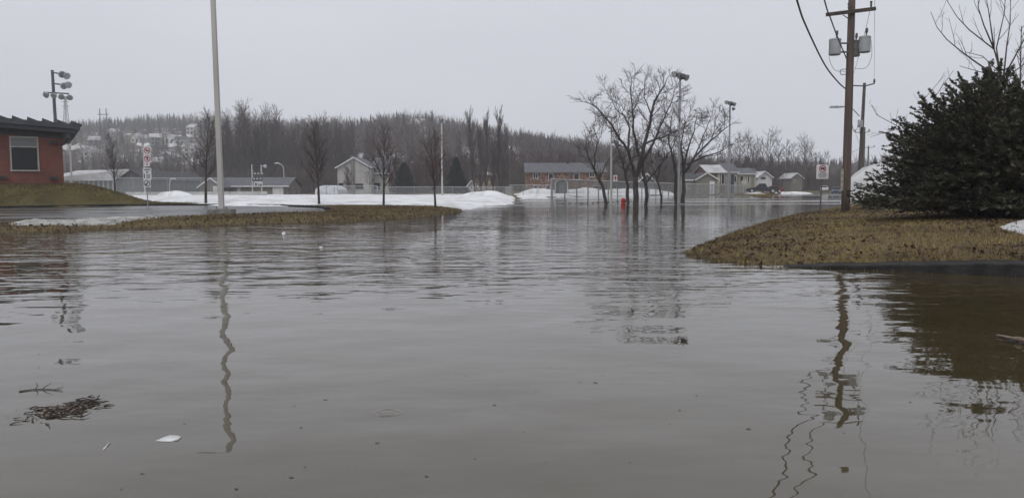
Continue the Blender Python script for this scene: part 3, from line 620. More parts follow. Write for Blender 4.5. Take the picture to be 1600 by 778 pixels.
# ------------------------------------------------------------------ bare trees
class Tree:
    """collects thick wood (trunk) and fine wood (crown) as tubes"""
    def __init__(s, seed): s.rng = random.Random(seed); s.a = MB(); s.b = MB(); s.tips = []
    def limb(s, pts, r0, r1, part, n):
        k = len(pts); rad = [r0 + (r1 - r0) * (i / (k - 1)) ** 0.85 for i in range(k)]
        (s.a if part == 0 else s.b).tube(pts, rad, n, caps=False); return rad
    def wander(s, p, d, length, segs, wob, up):
        rg = s.rng; pts = [Vector(p)]; d = Vector(d).normalized(); st = length / segs
        for i in range(segs):
            d = (d + Vector((rg.uniform(-wob, wob), rg.uniform(-wob, wob), rg.uniform(-wob, wob) + up))).normalized(); pts.append(pts[-1] + d * st)
        return pts
    def side(s, t, ang):
        rg = s.rng; o = t.orthogonal().normalized(); o.rotate(Matrix.Rotation(rg.uniform(0, 6.283), 3, t))
        return t * math.cos(ang) + o * math.sin(ang)
    def sprout(s, pts, rad, lv, spec):
        """children along a limb; spec = list of dicts per level"""
        if lv >= len(spec): return
        sp = spec[lv]; rg = s.rng
        L_ = sum((b - a).length for a, b in zip(pts, pts[1:])); cnt = max(1, int(sp['den'] * L_ + rg.random()))
        for c in range(cnt):
            t = sp.get('t0', 0.2) + (1 - sp.get('t0', 0.2)) * (c + rg.random()) / cnt; f = min(t, 0.999) * (len(pts) - 1); i = int(f)
            p = pts[i].lerp(pts[i + 1], f - i); tg = (pts[i + 1] - pts[i]).normalized()
            d = s.side(tg, R(rg.uniform(*sp['ang']))); d.z += sp.get('lift', 0.1)
            if d.z < sp.get('minz', -0.3): d.z = abs(d.z) * 0.3
            ln_ = sp['len'] * (1 - 0.55 * t * sp.get('fall', 1)) * rg.uniform(0.6, 1.2); r0 = max(sp['rmin'], min(rad[min(i, len(rad) - 1)] * sp.get('rk', 0.6), sp.get('rmax', 9)))
            q = s.wander(p, d, ln_, sp['seg'], sp['wob'], sp['up']); rr = s.limb(q, r0, sp['rmin'] * 0.7, sp.get('part', 1), sp.get('n', 3))
            if lv == len(spec) - 1: s.tips.append(q[-1]); s.tips.append(q[len(q) // 2])
            s.sprout(q, rr, lv + 1, spec)
    def finish(s, name, label, cat, loc, group=None, mats=('bark', 'twig'), world=True, leaves=None):
        t = thing(name, label, cat, loc, 0, group)
        s.a.build('trunk', M[mats[0]], t, world=world, smooth=True); c = s.b.build('crown', M[mats[1]], t, world=world)
        if leaves:
            rg = s.rng; mb = MB(); off = Vector((0, 0, 0))
            for tp in s.tips:
                for k in range(leaves[0]):
                    q = tp + Vector((rg.gauss(0, 1), rg.gauss(0, 1), rg.gauss(0, 1))) * leaves[1]; a = Vector((rg.gauss(0, 1), rg.gauss(0, 1), rg.gauss(0, 1))).normalized() * leaves[2]; b = a.orthogonal() * 0.6
                    mb.add([q - a, q + b, q + a, q - b], [(0, 1, 2, 3)])
            tag(mb.build('leaf_clusters', M['dead_leaf'], c, world=world), kind='stuff')
        return t

def crop_pt(cx, cy, Y): return at(900 + 0.3084 * cx, 100 + 0.3084 * cy, Y)
SPEC_BIG = [dict(den=1.7, t0=0.22, ang=(28, 65), len=2.2, seg=6, wob=0.22, up=0.05, rmin=0.016, rk=0.5, rmax=0.05, n=4),
            dict(den=3.3, t0=0.12, ang=(25, 60), len=1.2, seg=4, wob=0.22, up=0.05, rmin=0.013, rk=0.6, n=3),
            dict(den=7.5, t0=0.1, ang=(25, 60), len=0.6, seg=3, wob=0.2, up=0.04, rmin=0.0105, rk=0.7, n=3)]
def guided(name, label, limbs, Y, seed, spec=SPEC_BIG, group=None):
    """limbs: (points, start radius, end radius, depth drift); first is the trunk"""
    T = Tree(seed); rg = T.rng; base = None
    for pts, r0, r1, dep in limbs:
        w = [crop_pt(cx, cy, Y + dep * (i / (len(pts) - 1)) ** 1.3) for i, (cx, cy) in enumerate(pts)]
        if base is None: w[0].z = gz(w[0].x, w[0].y) - 0.1; base = Vector((w[0].x, w[0].y, w[0].z + 0.1))
        fine = [w[0]]
        for a, b in zip(w, w[1:]):
            for k in (1, 2, 3):
                q = a.lerp(b, k / 3); j = 0.05 if k < 3 else 0.0; fine.append(q + Vector((rg.uniform(-j, j), rg.uniform(-2 * j, 2 * j), rg.uniform(-j, j))))
        rad = T.limb(fine, r0, r1, 0, 8); h0 = fine[0].z < 0.3
        T.sprout(fine[len(fine) // 3:] if h0 else fine, rad[len(fine) // 3:] if h0 else rad, 0, spec)
    return T.finish(name, label, 'tree', base, group)
YT = 56.0
guided('bare_tree', 'largest leafless tree standing in the flood, forked low with tall spreading limbs', [
    ([(303, 700), (302, 640), (300, 580), (316, 540)], 0.21, 0.17, 0),
    ([(300, 585), (288, 520), (262, 440), (205, 352), (170, 297), (100, 215), (42, 192)], 0.14, 0.018, -2.5),
    ([(262, 440), (272, 330), (245, 262), (198, 222), (150, 130)], 0.09, 0.015, 2.0),
    ([(316, 540), (345, 410), (376, 300), (396, 190), (440, 120), (470, 62)], 0.16, 0.018, 1.0),
    ([(322, 470), (290, 340), (285, 240), (274, 130), (282, 70)], 0.10, 0.014, -2.0),
    ([(346, 408), (440, 372), (530, 330), (590, 250)], 0.08, 0.012, -1.5),
    ([(316, 540), (390, 405), (440, 292), (482, 200), (500, 130)], 0.11, 0.014, 2.5),
    ([(385, 262), (345, 170), (350, 90)], 0.06, 0.012, 1.0)], YT, 5)
guided('bare_tree', 'small leaning leafless tree beside the chain link fence end', [
    ([(158, 700), (138, 630), (112, 580), (96, 545)], 0.13, 0.10, 0),
    ([(98, 550), (72, 490), (48, 430), (60, 350)], 0.08, 0.012, -1.0),
    ([(96, 545), (92, 470), (112, 390), (84, 320), (90, 290)], 0.08, 0.012, 1.0),
    ([(112, 580), (170, 480), (220, 400)], 0.06, 0.012, 1.5)], YT + 4, 6)
guided('bare_tree', 'slender leafless tree just left of the largest tree, rising behind red hydrant', [
    ([(265, 700), (263, 620), (250, 560), (240, 505)], 0.12, 0.08, 0),
    ([(250, 560), (285, 490), (305, 420), (330, 360)], 0.06, 0.012, 1.0),
    ([(240, 505), (215, 440), (190, 380)], 0.06, 0.012, -1.0)], YT + 6, 7)
guided('bare_tree', 'leafless tree with low curving fork, right of the largest tree', [
    ([(358, 700), (356, 630), (348, 575), (338, 540)], 0.14, 0.10, 0),
    ([(338, 540), (346, 480), (328, 420), (340, 350)], 0.08, 0.012, 1.0),
    ([(352, 605), (400, 548), (445, 490), (482, 440), (520, 340)], 0.08, 0.012, -1.0)], YT + 2, 8)
guided('bare_tree', 'thin short leafless tree between curved tree and tall floodlight pole', [
    ([(436, 700), (425, 640), (412, 590), (420, 540)], 0.09, 0.06, 0),
    ([(420, 540), (450, 470), (440, 400), (455, 330)], 0.05, 0.012, 1.0),
    ([(412, 590), (385, 520), (375, 450)], 0.045, 0.012, -1.0)], YT + 7, 9)
guided('bare_tree', 'wide leafless twin trunk tree at tall floodlight pole, long limbs reaching right', [
    ([(512, 705), (507, 620), (503, 545), (492, 480)], 0.19, 0.10, 0),
    ([(492, 480), (470, 400), (480, 300), (500, 220)], 0.09, 0.014, 1.0),
    ([(540, 705), (546, 620), (546, 550), (562, 450), (600, 340), (615, 250)], 0.17, 0.015, 1.5),
    ([(546, 555), (600, 472), (690, 382), (760, 325), (798, 300)], 0.10, 0.014, -1.0),
    ([(562, 510), (650, 470), (740, 440), (790, 405)], 0.08, 0.012, 1.5),
    ([(548, 560), (530, 440), (545, 330), (560, 260)], 0.08, 0.014, -1.5),
    ([(600, 472), (640, 380), (670, 300), (690, 250)], 0.06, 0.012, 1.0)], YT + 3, 10)

# young street trees with a straight leader
def sapling(px, Y, top_y, seed, label, spread=1.0, mats=('bark', 'twig_red'), leaves=None, lean=0.0, sweep=0.9):
    p = on(px, Y); top = at(px, top_y, Y).z; Hh = top - p.z; T = Tree(seed)
    d = Vector((lean, 0, 1)); pts = T.wander(p - Vector((0, 0, 0.1)), d, Hh * 1.02, 12, 0.025, 0.02); rad = T.limb(pts, Hh * 0.016 + 0.012, 0.008, 0, 7)
    sp = [dict(den=7.0, t0=0.24, ang=(32, 54), len=Hh * 0.44 * spread, fall=1.4, seg=6, wob=0.11, up=0.085 * sweep, rmin=0.010, rk=0.45, rmax=0.024, n=4),
          dict(den=5.5, t0=0.15, ang=(22, 50), len=Hh * 0.14 * spread, seg=4, wob=0.15, up=0.05, rmin=0.008, rk=0.6, n=3),
          dict(den=6.0, t0=0.1, ang=(20, 50), len=Hh * 0.06, seg=2, wob=0.15, up=0.03, rmin=0.0065, n=3)]
    T.sprout(pts, rad, 0, sp)
    return T.finish('young_tree', label, 'tree', p, None, mats, leaves=leaves)
sapling(180, 74, 216, 21, 'young leafless tree behind the grassy school mound, near grey ribbed hall', 0.9, ('bark', 'twig'))
sapling(321, 54, 184, 22, 'young leafless tree standing just behind the tall pale light pole', 1.0, ('bark', 'twig'))
sapling(498, 49, 196, 23, 'young tree with a few brown leaves at the kerb end of the wet drive', 1.0, ('bark', 'twig'), leaves=(1, 0.05, 0.026), lean=-0.03)
sapling(599, 46, 207, 24, 'young reddish leafless tree in the snow edge in front of pale gabled house', 1.25)
sapling(680, 45, 215, 25, 'young tree with clustered dry seed heads at the grassy tip of the strip', 1.25, leaves=(1, 0.05, 0.026), lean=-0.02)

# woods: a few grown forms, copied
def forest_form(seed, Hh, spread, stems=1, up=0.10, den=1.0, t0=0.3, ang=(25, 50)):
    T = Tree(seed); rg = T.rng
    for k in range(stems):
        o = Vector((rg.uniform(-0.4, 0.4), rg.uniform(-0.4, 0.4), -0.2)) if stems > 1 else Vector((0, 0, -0.2)); h = Hh * rg.uniform(0.8, 1.0)
        pts = T.wander(o, Vector((rg.uniform(-0.1, 0.1), rg.uniform(-0.1, 0.1), 1)), h, 9, 0.05, 0.03); rad = T.limb(pts, h * 0.011, 0.03, 0, 6)
        sp = [dict(den=2.0 * den, t0=t0, ang=ang, len=h * 0.36 * spread, fall=1.2, seg=5, wob=0.14, up=up, rmin=0.04, rk=0.5, rmax=0.09, n=3),
              dict(den=1.5 * den, t0=0.15, ang=(20, 50), len=h * 0.15 * spread + 0.4, seg=3, wob=0.18, up=up * 0.6, rmin=0.03, rk=0.6, n=3),
              dict(den=1.9 * den, t0=0.1, ang=(20, 50), len=1.1, seg=2, wob=0.2, up=0.03, rmin=0.024, n=3)]
        T.sprout(pts, rad, 0, sp)
    return T
def form_obj(T, mats):
    t = thing('bare_tree', 'x', 'tree'); T.a.build('trunk', M[mats[0]], t, smooth=True); T.b.build('crown', M[mats[1]], t); return t
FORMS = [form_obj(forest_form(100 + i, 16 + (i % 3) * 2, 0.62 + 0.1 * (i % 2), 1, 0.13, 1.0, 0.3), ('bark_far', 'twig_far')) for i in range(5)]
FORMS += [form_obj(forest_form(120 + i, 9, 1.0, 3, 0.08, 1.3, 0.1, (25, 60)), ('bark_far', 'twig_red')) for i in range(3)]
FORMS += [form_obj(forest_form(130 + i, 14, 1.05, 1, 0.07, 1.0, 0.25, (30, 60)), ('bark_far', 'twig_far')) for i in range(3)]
used = [False] * len(FORMS); rgw = random.Random(4)
def place_tree(k, p, s, label, group, name='bare_tree', sz=None):
    o = FORMS[k] if not used[k] else copy_tree(FORMS[k]); used[k] = True
    o.name = name; o.location = p; o.rotation_euler = (0, 0, rgw.uniform(0, 6.28)); o.scale = (s, s, sz or s); tag(o, label, 'tree', group); return o
def wood(n, x0, x1, y0, y1, ks, topf, label, group, jit=0.2, hbase=None):
    for i in range(n):
        px = x0 + (x1 - x0) * (i + rgw.random()) / n; Y = rgw.uniform(y0, y1); p = on(px, Y)
        if p.y < 60: continue
        k = rgw.choice(ks); Hn = [16, 18, 20, 16, 18, 9, 9, 9, 14, 14, 14][k] * 0.95
        want = at(px, topf(px) + rgw.uniform(-4, 16), Y).z - p.z
        s = max(0.35, want / Hn) * rgw.uniform(1 - jit, 1.02)
        place_tree(k, p, s, label, group)
G1 = 'trees of the tall bare wood behind the grey shed'
wood(125, 338, 552, 172, 236, [0, 1, 2, 3, 4], lambda px: np.interp(px, [338, 380, 440, 470, 500, 548], [182, 176, 174, 190, 186, 200]), 'tall leafless tree in the dense wood behind the grey park shed', G1)
wood(26, 548, 735, 185, 240, [0, 1, 2, 3, 4, 8, 9], lambda px: np.interp(px, [548, 600, 735], [205, 208, 215]), 'leafless tree in the wood behind the pale gabled house', 'trees behind the pale house')
wood(22, 555, 740, 150, 178, [5, 6, 7], lambda px: 238, 'reddish brown leafless thicket tree beside the pale gabled house', 'thicket trees beside pale house')
wood(18, 775, 935, 172, 220, [5, 6, 7, 8, 9], lambda px: 232, 'leafless bushy tree behind the long stone house', 'trees behind the long stone house')
wood(30, 100, 345, 190, 250, [5, 6, 7, 8, 9, 10], lambda px: np.interp(px, [100, 240, 345], [262, 252, 235]), 'leafless tree beyond the grey ribbed hall and park fence', 'trees beyond the ribbed hall')
wood(14, 1135, 1290, 205, 255, [8, 9, 10], lambda px: np.interp(px, [1135, 1180, 1225, 1260, 1290], [212, 205, 200, 214, 240]), 'tall spreading leafless tree behind the houses along the flooded street', 'tall trees behind the street houses', jit=0.1)
wood(26, 1085, 1318, 198, 262, [5, 6, 7], lambda px: np.interp(px, [1085, 1230, 1318], [243, 244, 262]), 'leafless bushy tree along the far end of flooded street', 'bushy trees along the far street')
wood(14, 930, 1085, 160, 215, [5, 6, 8], lambda px: 248, 'leafless tree behind small sheds beyond the chain link fence', 'trees beyond the sheds')
wood(7, 1372, 1420, 120, 150, [5, 6, 7], lambda px: 238, 'hazy leafless shrub tree behind the big snow pile', 'shrub trees behind the snow pile')
for k, (px, Y, ty) in enumerate([(545, 128, 262), (577, 126, 258), (613, 125, 262)]):
    p = on(px, Y); place_tree([5, 8, 6][k], p, (at(px, ty, Y).z - p.z) / [9, 14, 9][k], ['little leafless yard tree at left corner of pale gabled house', 'crooked leafless yard tree in front of pale house chimney wall', 'dense leafless yard tree at right side of pale gabled house'][k], None)

# columnar poplars
def poplar(px, Y, ty, seed, label):
    p = on(px, Y); Hh = at(px, ty, Y).z - p.z; T = Tree(seed); pts = T.wander(p - Vector((0, 0, 0.2)), Vector((0, 0, 1)), Hh, 10, 0.025, 0.03); rad = T.limb(pts, 0.20, 0.04, 0, 6)
    T.sprout(pts, rad, 0, [dict(den=5.0, t0=0.05, ang=(16, 28), len=Hh * 0.34, fall=0.9, seg=6, wob=0.05, up=0.13, rmin=0.03, rk=0.5, rmax=0.07, n=3),
                           dict(den=2.2, t0=0.1, ang=(10, 24), len=1.7, seg=3, wob=0.08, up=0.12, rmin=0.026, n=3)])
    return T.finish('poplar', label, 'poplar', p, 'row of columnar poplars', ('bark_far', 'twig_far'))
for i, (px, ty, y_) in enumerate([(742, 186, 138), (752, 204, 141), (760, 192, 137), (771, 226, 139), (782, 184, 140), (789, 206, 137)]):
    poplar(px, y_, ty, 200 + i, 'narrow upright leafless poplar in the row left of the long stone house')

# ------------------------------------------------------------------ evergreen foliage
def sprigs(name, P, D, L_, Wd, m, parent, seed, fans=3):
    """P points, D directions: small flat needle sprays"""
    rs = np.random.RandomState(seed); n = len(P); D = D / np.linalg.norm(D, axis=1)[:, None]
    S = np.cross(D, rs.normal(size=(n, 3)) * 0.5 + [0, 0, 1]); S /= np.linalg.norm(S, axis=1)[:, None] + 1e-9
    out = []
    for k in range(fans):
        a = (k - (fans - 1) / 2) * 0.55 + rs.uniform(-0.15, 0.15, n); dk = D * np.cos(a)[:, None] + S * np.sin(a)[:, None]; sk = np.cross(dk, np.cross(D, S))
        l = L_ * rs.uniform(0.7, 1.25, n)[:, None]; w = Wd * rs.uniform(0.7, 1.3, n)[:, None]
        b = P + dk * 0.0; V = np.stack([b, b + dk * l * 0.55 + sk * w, b + dk * l, b + dk * l * 0.5 - sk * w], 1); out.append(V)
    V = np.concatenate(out, 0)
    return np_mesh(name, V, np.arange(len(V) * 4).reshape(-1, 4), m, parent)
def juniper():
    p0 = Vector((13.45, 20.7, 0)); p0.z = gz(p0.x, p0.y)
    t = thing('juniper_bush', 'huge dark green spreading juniper bush on the tan grass mound', 'bush', p0)
    rs = np.random.RandomState(12); rg = random.Random(12); stems = MB(); P = []; D = []
    def surf(az, el):                       # reach of the crown in a direction
        ca, sa = math.cos(az), math.sin(az); rx = 4.25 if el < 0.2 else (3.8 if el < 0.5 else 4.05) + 0.4 * max(0, 0.3 - el) / 0.1 * 0.5; ry = 3.4
        rh = 1 / math.sqrt((ca / rx) ** 2 + (sa / ry) ** 2); rz = 3.85
        return 1 / math.sqrt((math.cos(el) / rh) ** 2 + (math.sin(el) / rz) ** 2)
    lumps = [(rg.uniform(0, 6.28), rg.uniform(0.1, 1.2), rg.uniform(-0.13, 0.13)) for _ in range(46)]
    for b in range(1450):
        az = rg.uniform(0, 6.283); el = math.asin(rg.uniform(0.0, 1.0) ** 1.15 * 0.98)
        k = 1.0
        for (a, e, v) in lumps:
            da = abs((az - a + math.pi) % (2 * math.pi) - math.pi); k += v * math.exp(-(da / 0.28) ** 2 - ((el - e) / 0.2) ** 2)
        reach = surf(az, el) * k * (1.03 - 0.26 * rg.random() ** 1.3)
        tip = Vector((math.cos(az) * math.cos(el), math.sin(az) * math.cos(el), math.sin(el))) * reach; tip.z = max(tip.z, 0.22 + rg.uniform(0, 0.15))
        o = Vector((rg.gauss(0, 0.5), rg.gauss(0, 0.4), 0.0)); ctrl = o.lerp(tip, 0.5) + Vector((0, 0, (0.55 if el > 0.25 else 0.12) * reach * 0.25))
        pts = []
        for i in range(9):
            u = i / 8; q = o * (1 - u) ** 2 + ctrl * 2 * u * (1 - u) + tip * u * u; pts.append(q)
        stems.tube(pts, [0.03 * (1 - i / 8) + 0.006 for i in range(9)], 4, caps=False)
        bd = (pts[-1] - pts[-3]).normalized(); sd_ = bd.cross(Vector((0, 0, 1))); sd_ = sd_.normalized() if sd_.length > 0.1 else Vector((1, 0, 0)); upv = sd_.cross(bd)
        for j in range(11):
            u = 0.58 + 0.42 * (j / 10); f = u * 8; i = min(int(f), 7); q = pts[i].lerp(pts[i + 1], f - i); sg = 1 if j % 2 else -1
            a = rg.uniform(0.35, 0.85) * sg * (1.0 if j < 10 else 0.1); dr = (bd * math.cos(a) + sd_ * math.sin(a) + upv * rg.uniform(-0.2, 0.4) + Vector((rg.gauss(0, 0.2), rg.gauss(0, 0.2), rg.gauss(0, 0.2)))).normalized()
            bl = rg.uniform(0.22, 0.50) * (1.15 - 0.6 * (u - 0.58) / 0.42)
            for s_ in range(15):
                v = (s_ + 0.5) / 15; pp = q + dr * bl * v + Vector((0, 0, -0.06 * bl * v * v)); P.append(pp)
                sa_ = rg.uniform(0.2, 0.9) * (1 if s_ % 2 else -1); ss = dr.cross(upv); D.append(dr * math.cos(sa_) + ss * math.sin(sa_) + upv * rg.uniform(-0.5, 0.7))
    P = np.array([tuple(v) for v in P]); D = np.array([tuple(v) for v in D]); k = P[:, 2] > 0.04; P, D = P[k], D[k]
    stems.build('stems', M['bark'], t); sprigs('foliage', P, D, 0.078, 0.012, M['juniper'], t, 3, 3)
juniper()
def cedar(px, Y, ty, wpx, seed, label):
    p = on(px, Y); Hh = at(px, ty, Y).z - p.z; W_ = wpx / FPX * Y / 2; t = thing('cedar', label, 'cedar', p); rs = np.random.RandomState(seed); n = 5200
    u = rs.rand(n) ** 1.35; az = rs.rand(n) * 6.283; lump = 1 + 0.22 * np.sin(az * 3 + u * 14 + seed) * np.cos(az * 2 - u * 9)
    r = W_ * (1 - u) ** 0.75 * lump * rs.uniform(0.55, 1.0, n); P = np.stack([r * np.cos(az), r * np.sin(az), 0.25 + u * Hh * 0.96], -1)
    D = np.stack([np.cos(az), np.sin(az), rs.uniform(0.2, 1.4, n)], -1); mb = MB(); mb.tube([(0, 0, -0.1), (0, 0, Hh * 0.5), (0, 0, Hh * 0.95)], [0.14, 0.08, 0.02], 6); mb.build('trunk', M['bark'], t)
    sprigs('foliage', P, D, 0.34, 0.055, M['conifer'], t, seed, 3)
cedar(713, 134, 248, 34, 1, 'broad dark green cedar right of the tall thin park lamp')
cedar(632, 138, 256, 40, 2, 'wide dark green cedar between pale gabled house and park lamp')
cedar(606, 150, 268, 24, 3, 'small dark green cedar half hidden behind the pale house yard tree')

# leafless shrub rising behind the juniper
def back_shrub():
    p = Vector((18.0, 26.5, 0)); p.z = gz(p.x, p.y); T = Tree(31)
    f = lambda cx, cy, Y: at(1420 + 0.18 * cx, 0.18 * cy, Y)
    fork = f(800, 690, 26.5)
    trunk = [p - Vector((0, 0, 0.1)), p.lerp(fork, 0.5) + Vector((0.1, 0, 0)), fork]; r = T.limb(trunk, 0.10, 0.05, 0, 6)
    sp = [dict(den=1.2, t0=0.3, ang=(25, 50), len=1.5, seg=5, wob=0.12, up=0.10, rmin=0.007, rk=0.5, n=4), dict(den=1.6, t0=0.2, ang=(20, 50), len=0.6, seg=3, wob=0.15, up=0.05, rmin=0.005, n=3)]
    for pts, r0 in (([(800, 690), (580, 540), (450, 445), (330, 345), (245, 240), (190, 105)], 0.032), ([(800, 690), (770, 530), (740, 430), (525, 262), (420, 150), (320, -10)], 0.04),
                    ([(740, 430), (650, 220), (600, 60), (630, -80)], 0.028), ([(740, 430), (710, 220), (690, 80), (660, -60)], 0.028), ([(800, 690), (760, 420), (830, 110), (840, -80)], 0.032),
                    ([(820, 690), (850, 400), (880, 200), (885, -60)], 0.032), ([(780, 620), (640, 490), (500, 455)], 0.018), ([(790, 670), (600, 620), (440, 575)], 0.018),
                    ([(815, 690), (960, 420), (1080, 200), (1160, -40)], 0.032), ([(820, 690), (1000, 560), (1180, 420)], 0.025)):
        q = [f(cx, cy, 26.5 + 0.25 * i * (1 if r0 > 0.03 else -1)) for i, (cx, cy) in enumerate(pts)]; rad = T.limb(q, r0, 0.008, 0, 5); T.sprout(q, rad, 0, sp)
    T.finish('bare_shrub', 'thin leafless shrub with upswept branches rising behind the juniper', 'shrub', p, None)
    # arching bare stems on the juniper's street side
    p2 = on(1446, 25.5); T2 = Tree(33); g = lambda px, py: at(px, py, 25.5)
    for pts in ([p2, g(1440, 230), g(1400, 196), g(1370, 180), g(1362, 165)], [p2, g(1442, 240), g(1410, 200), g(1360, 214)], [p2, g(1450, 220), g(1440, 160), g(1476, 118)], [p2, g(1455, 200), g(1462, 150), g(1490, 110)]):
        rad = T2.limb(pts, 0.02, 0.006, 0, 5); T2.sprout(pts[1:], rad[1:], 0, [dict(den=1.8, t0=0.2, ang=(20, 45), len=0.7, seg=4, wob=0.12, up=0.05, rmin=0.005, n=3), dict(den=2, t0=0.2, ang=(20, 45), len=0.3, seg=2, wob=0.1, up=0.05, rmin=0.004, n=3)])
    T2.finish('bare_shrub', 'low leafless shrub arching out from the street side of the juniper', 'shrub', p2, None)
    p3 = on(1592, 30.0); T3 = Tree(35); q = [p3, at(1592, 200, 30), at(1594, 130, 30), at(1596, 42, 30)]; rad = T3.limb(q, 0.07, 0.012, 0, 6)
    T3.sprout(q, rad, 0, [dict(den=4, t0=0.35, ang=(25, 50), len=1.1, seg=4, wob=0.15, up=0.08, rmin=0.007, rmax=0.02, n=3), dict(den=3, t0=0.2, ang=(20, 50), len=0.45, seg=3, wob=0.15, up=0.05, rmin=0.005, n=3)])
    T3.finish('bare_tree', 'twiggy little leafless tree peeking over the right top of the juniper', 'tree', p3, None)
back_shrub()

# ------------------------------------------------------------------ buildings
def window(parent, x, z, w, h, y, fm='frame', gm='glass', bars=0, blind=0.0, side=False, fw=0.07):
    """window on the local front wall (y) or, with side, on the wall x = y with x as depth"""
    P = (lambda a, b, c: (b, a, c)) if side else (lambda a, b, c: (a, b, c))
    S = (lambda a, b, c: (b, a, c)) if side else (lambda a, b, c: (a, b, c))
    sg = 1 if side else -1
    f = MB()
    f.box(P(x, y + sg * 0.02, z + h / 2 - fw / 2), S(w, 0.10, fw)); f.box(P(x, y + sg * 0.03, z - h / 2 + fw / 2), S(w + 0.08, 0.12, fw))
    for s in (-1, 1): f.box(P(x + s * (w / 2 - fw / 2), y + sg * 0.015, z), S(fw, 0.09, h - 2 * fw))
    for k in range(bars): f.box(P(x - w / 2 + w * (k + 1) / (bars + 1), y + sg * 0.012, z), S(fw * 0.8, 0.08, h - 2 * fw))
    wo = f.build('window', M[fm], parent)
    g = MB(); g.box(P(x, y + sg * 0.004, z), S(w - 2 * fw - 0.004, 0.02, h - 2 * fw - 0.004)); g.build('pane', M[gm], wo)
    if blind:
        b = MB(); b.box(P(x, y + sg * 0.02, z + h / 2 - fw - blind / 2), S(w - 2 * fw - 0.01, 0.016, blind - 0.004)); b.build('blind', M['blind'], wo)
        b = MB(); b.box(P(x, y + sg * 0.016, z + h / 2 - fw - blind - 0.04), S(w - 2 * fw - 0.006, 0.07, 0.07)); b.build('transom', M[fm], wo)
    return wo
def house(name, label, cat, loc, rz, w, d, wh, rh, wall, roof, wins=(), doors=(), ridge='x', eave=0.35, trim='white_paint', chim=None, group=None, base=0.5, swins=(), fwins=()):
    """gabled house; local front wall at y=0 facing -y, body to y=d, centred on x"""
    t = thing(name, label, cat, loc, rz, group); hw = w / 2; mb = MB()
    if ridge == 'x':
        pr = [(0, -base), (d, -base), (d, wh), (d / 2, wh + rh), (0, wh)]; mb.prism(pr, 0, -hw, hw)
        sl = math.atan2(rh, d / 2); e = eave
    else:
        pr = [(-hw, -base), (hw, -base), (hw, wh), (0, wh + rh), (-hw, wh)]; mb.prism(pr, 1, 0, d); sl = math.atan2(rh, hw); e = eave
    mb.build('wall', M[wall], t)
    r = MB(); th = 0.12; dz = e * math.tan(sl)
    if ridge == 'x':
        A = [(-e, wh - dz), (d / 2, wh + rh), (d + e, wh - dz), (d + e, wh - dz + th), (d / 2, wh + rh + th * 1.3), (-e, wh - dz + th)]; A = [(a, b + 0.02) for a, b in A]
        r.prism(A, 0, -hw - e, hw + e)
    else:
        A = [(-hw - e, wh - dz), (0, wh + rh), (hw + e, wh - dz), (hw + e, wh - dz + th), (0, wh + rh + th * 1.3), (-hw - e, wh - dz + th)]; A = [(a, b + 0.02) for a, b in A]
        r.prism(A, 1, -e, d + e)
    ro = r.build('roof', M[roof], t)
    f = MB()
    if ridge == 'x': f.box((0, -e - 0.02, wh - dz + 0.06), (w + 2 * e + 0.05, 0.05, 0.2))
    else:
        for s in (-1, 1):
            a = Vector((0, -e - 0.025, wh + rh + 0.08)); b = Vector((s * (hw + e), -e - 0.025, wh - dz + 0.08)); m_ = (a + b) / 2
            f.box(m_, ((b - a).length, 0.05, 0.2), tilt=Matrix.Rotation(s * sl, 3, 'Y'))
    f.build('fascia', M[trim], ro)
    for wi in wins: window(t, *wi[:4], 0.0, *(wi[4:] or ('white_paint',)))
    for wi in swins: window(t, *wi[:4], hw, *(wi[4:] or ('white_paint',)), side=True)
    for (x, w_, h_, m_) in doors:
        dm = MB(); dm.box((x, -0.03, h_ / 2), (w_, 0.08, h_)); do = dm.build('door', M[m_], t)
        k = MB(); k.box((x + w_ * 0.38, -0.09, h_ * 0.47), (0.06, 0.05, 0.12)); k.build('handle', M['black'], do)
    if chim:
        c = MB(); c.box((chim[0], chim[1], (chim[2] + chim[3]) / 2), (chim[4], chim[5], chim[3] - chim[2])); c.build('chimney', M[chim[6]], t)
    return t

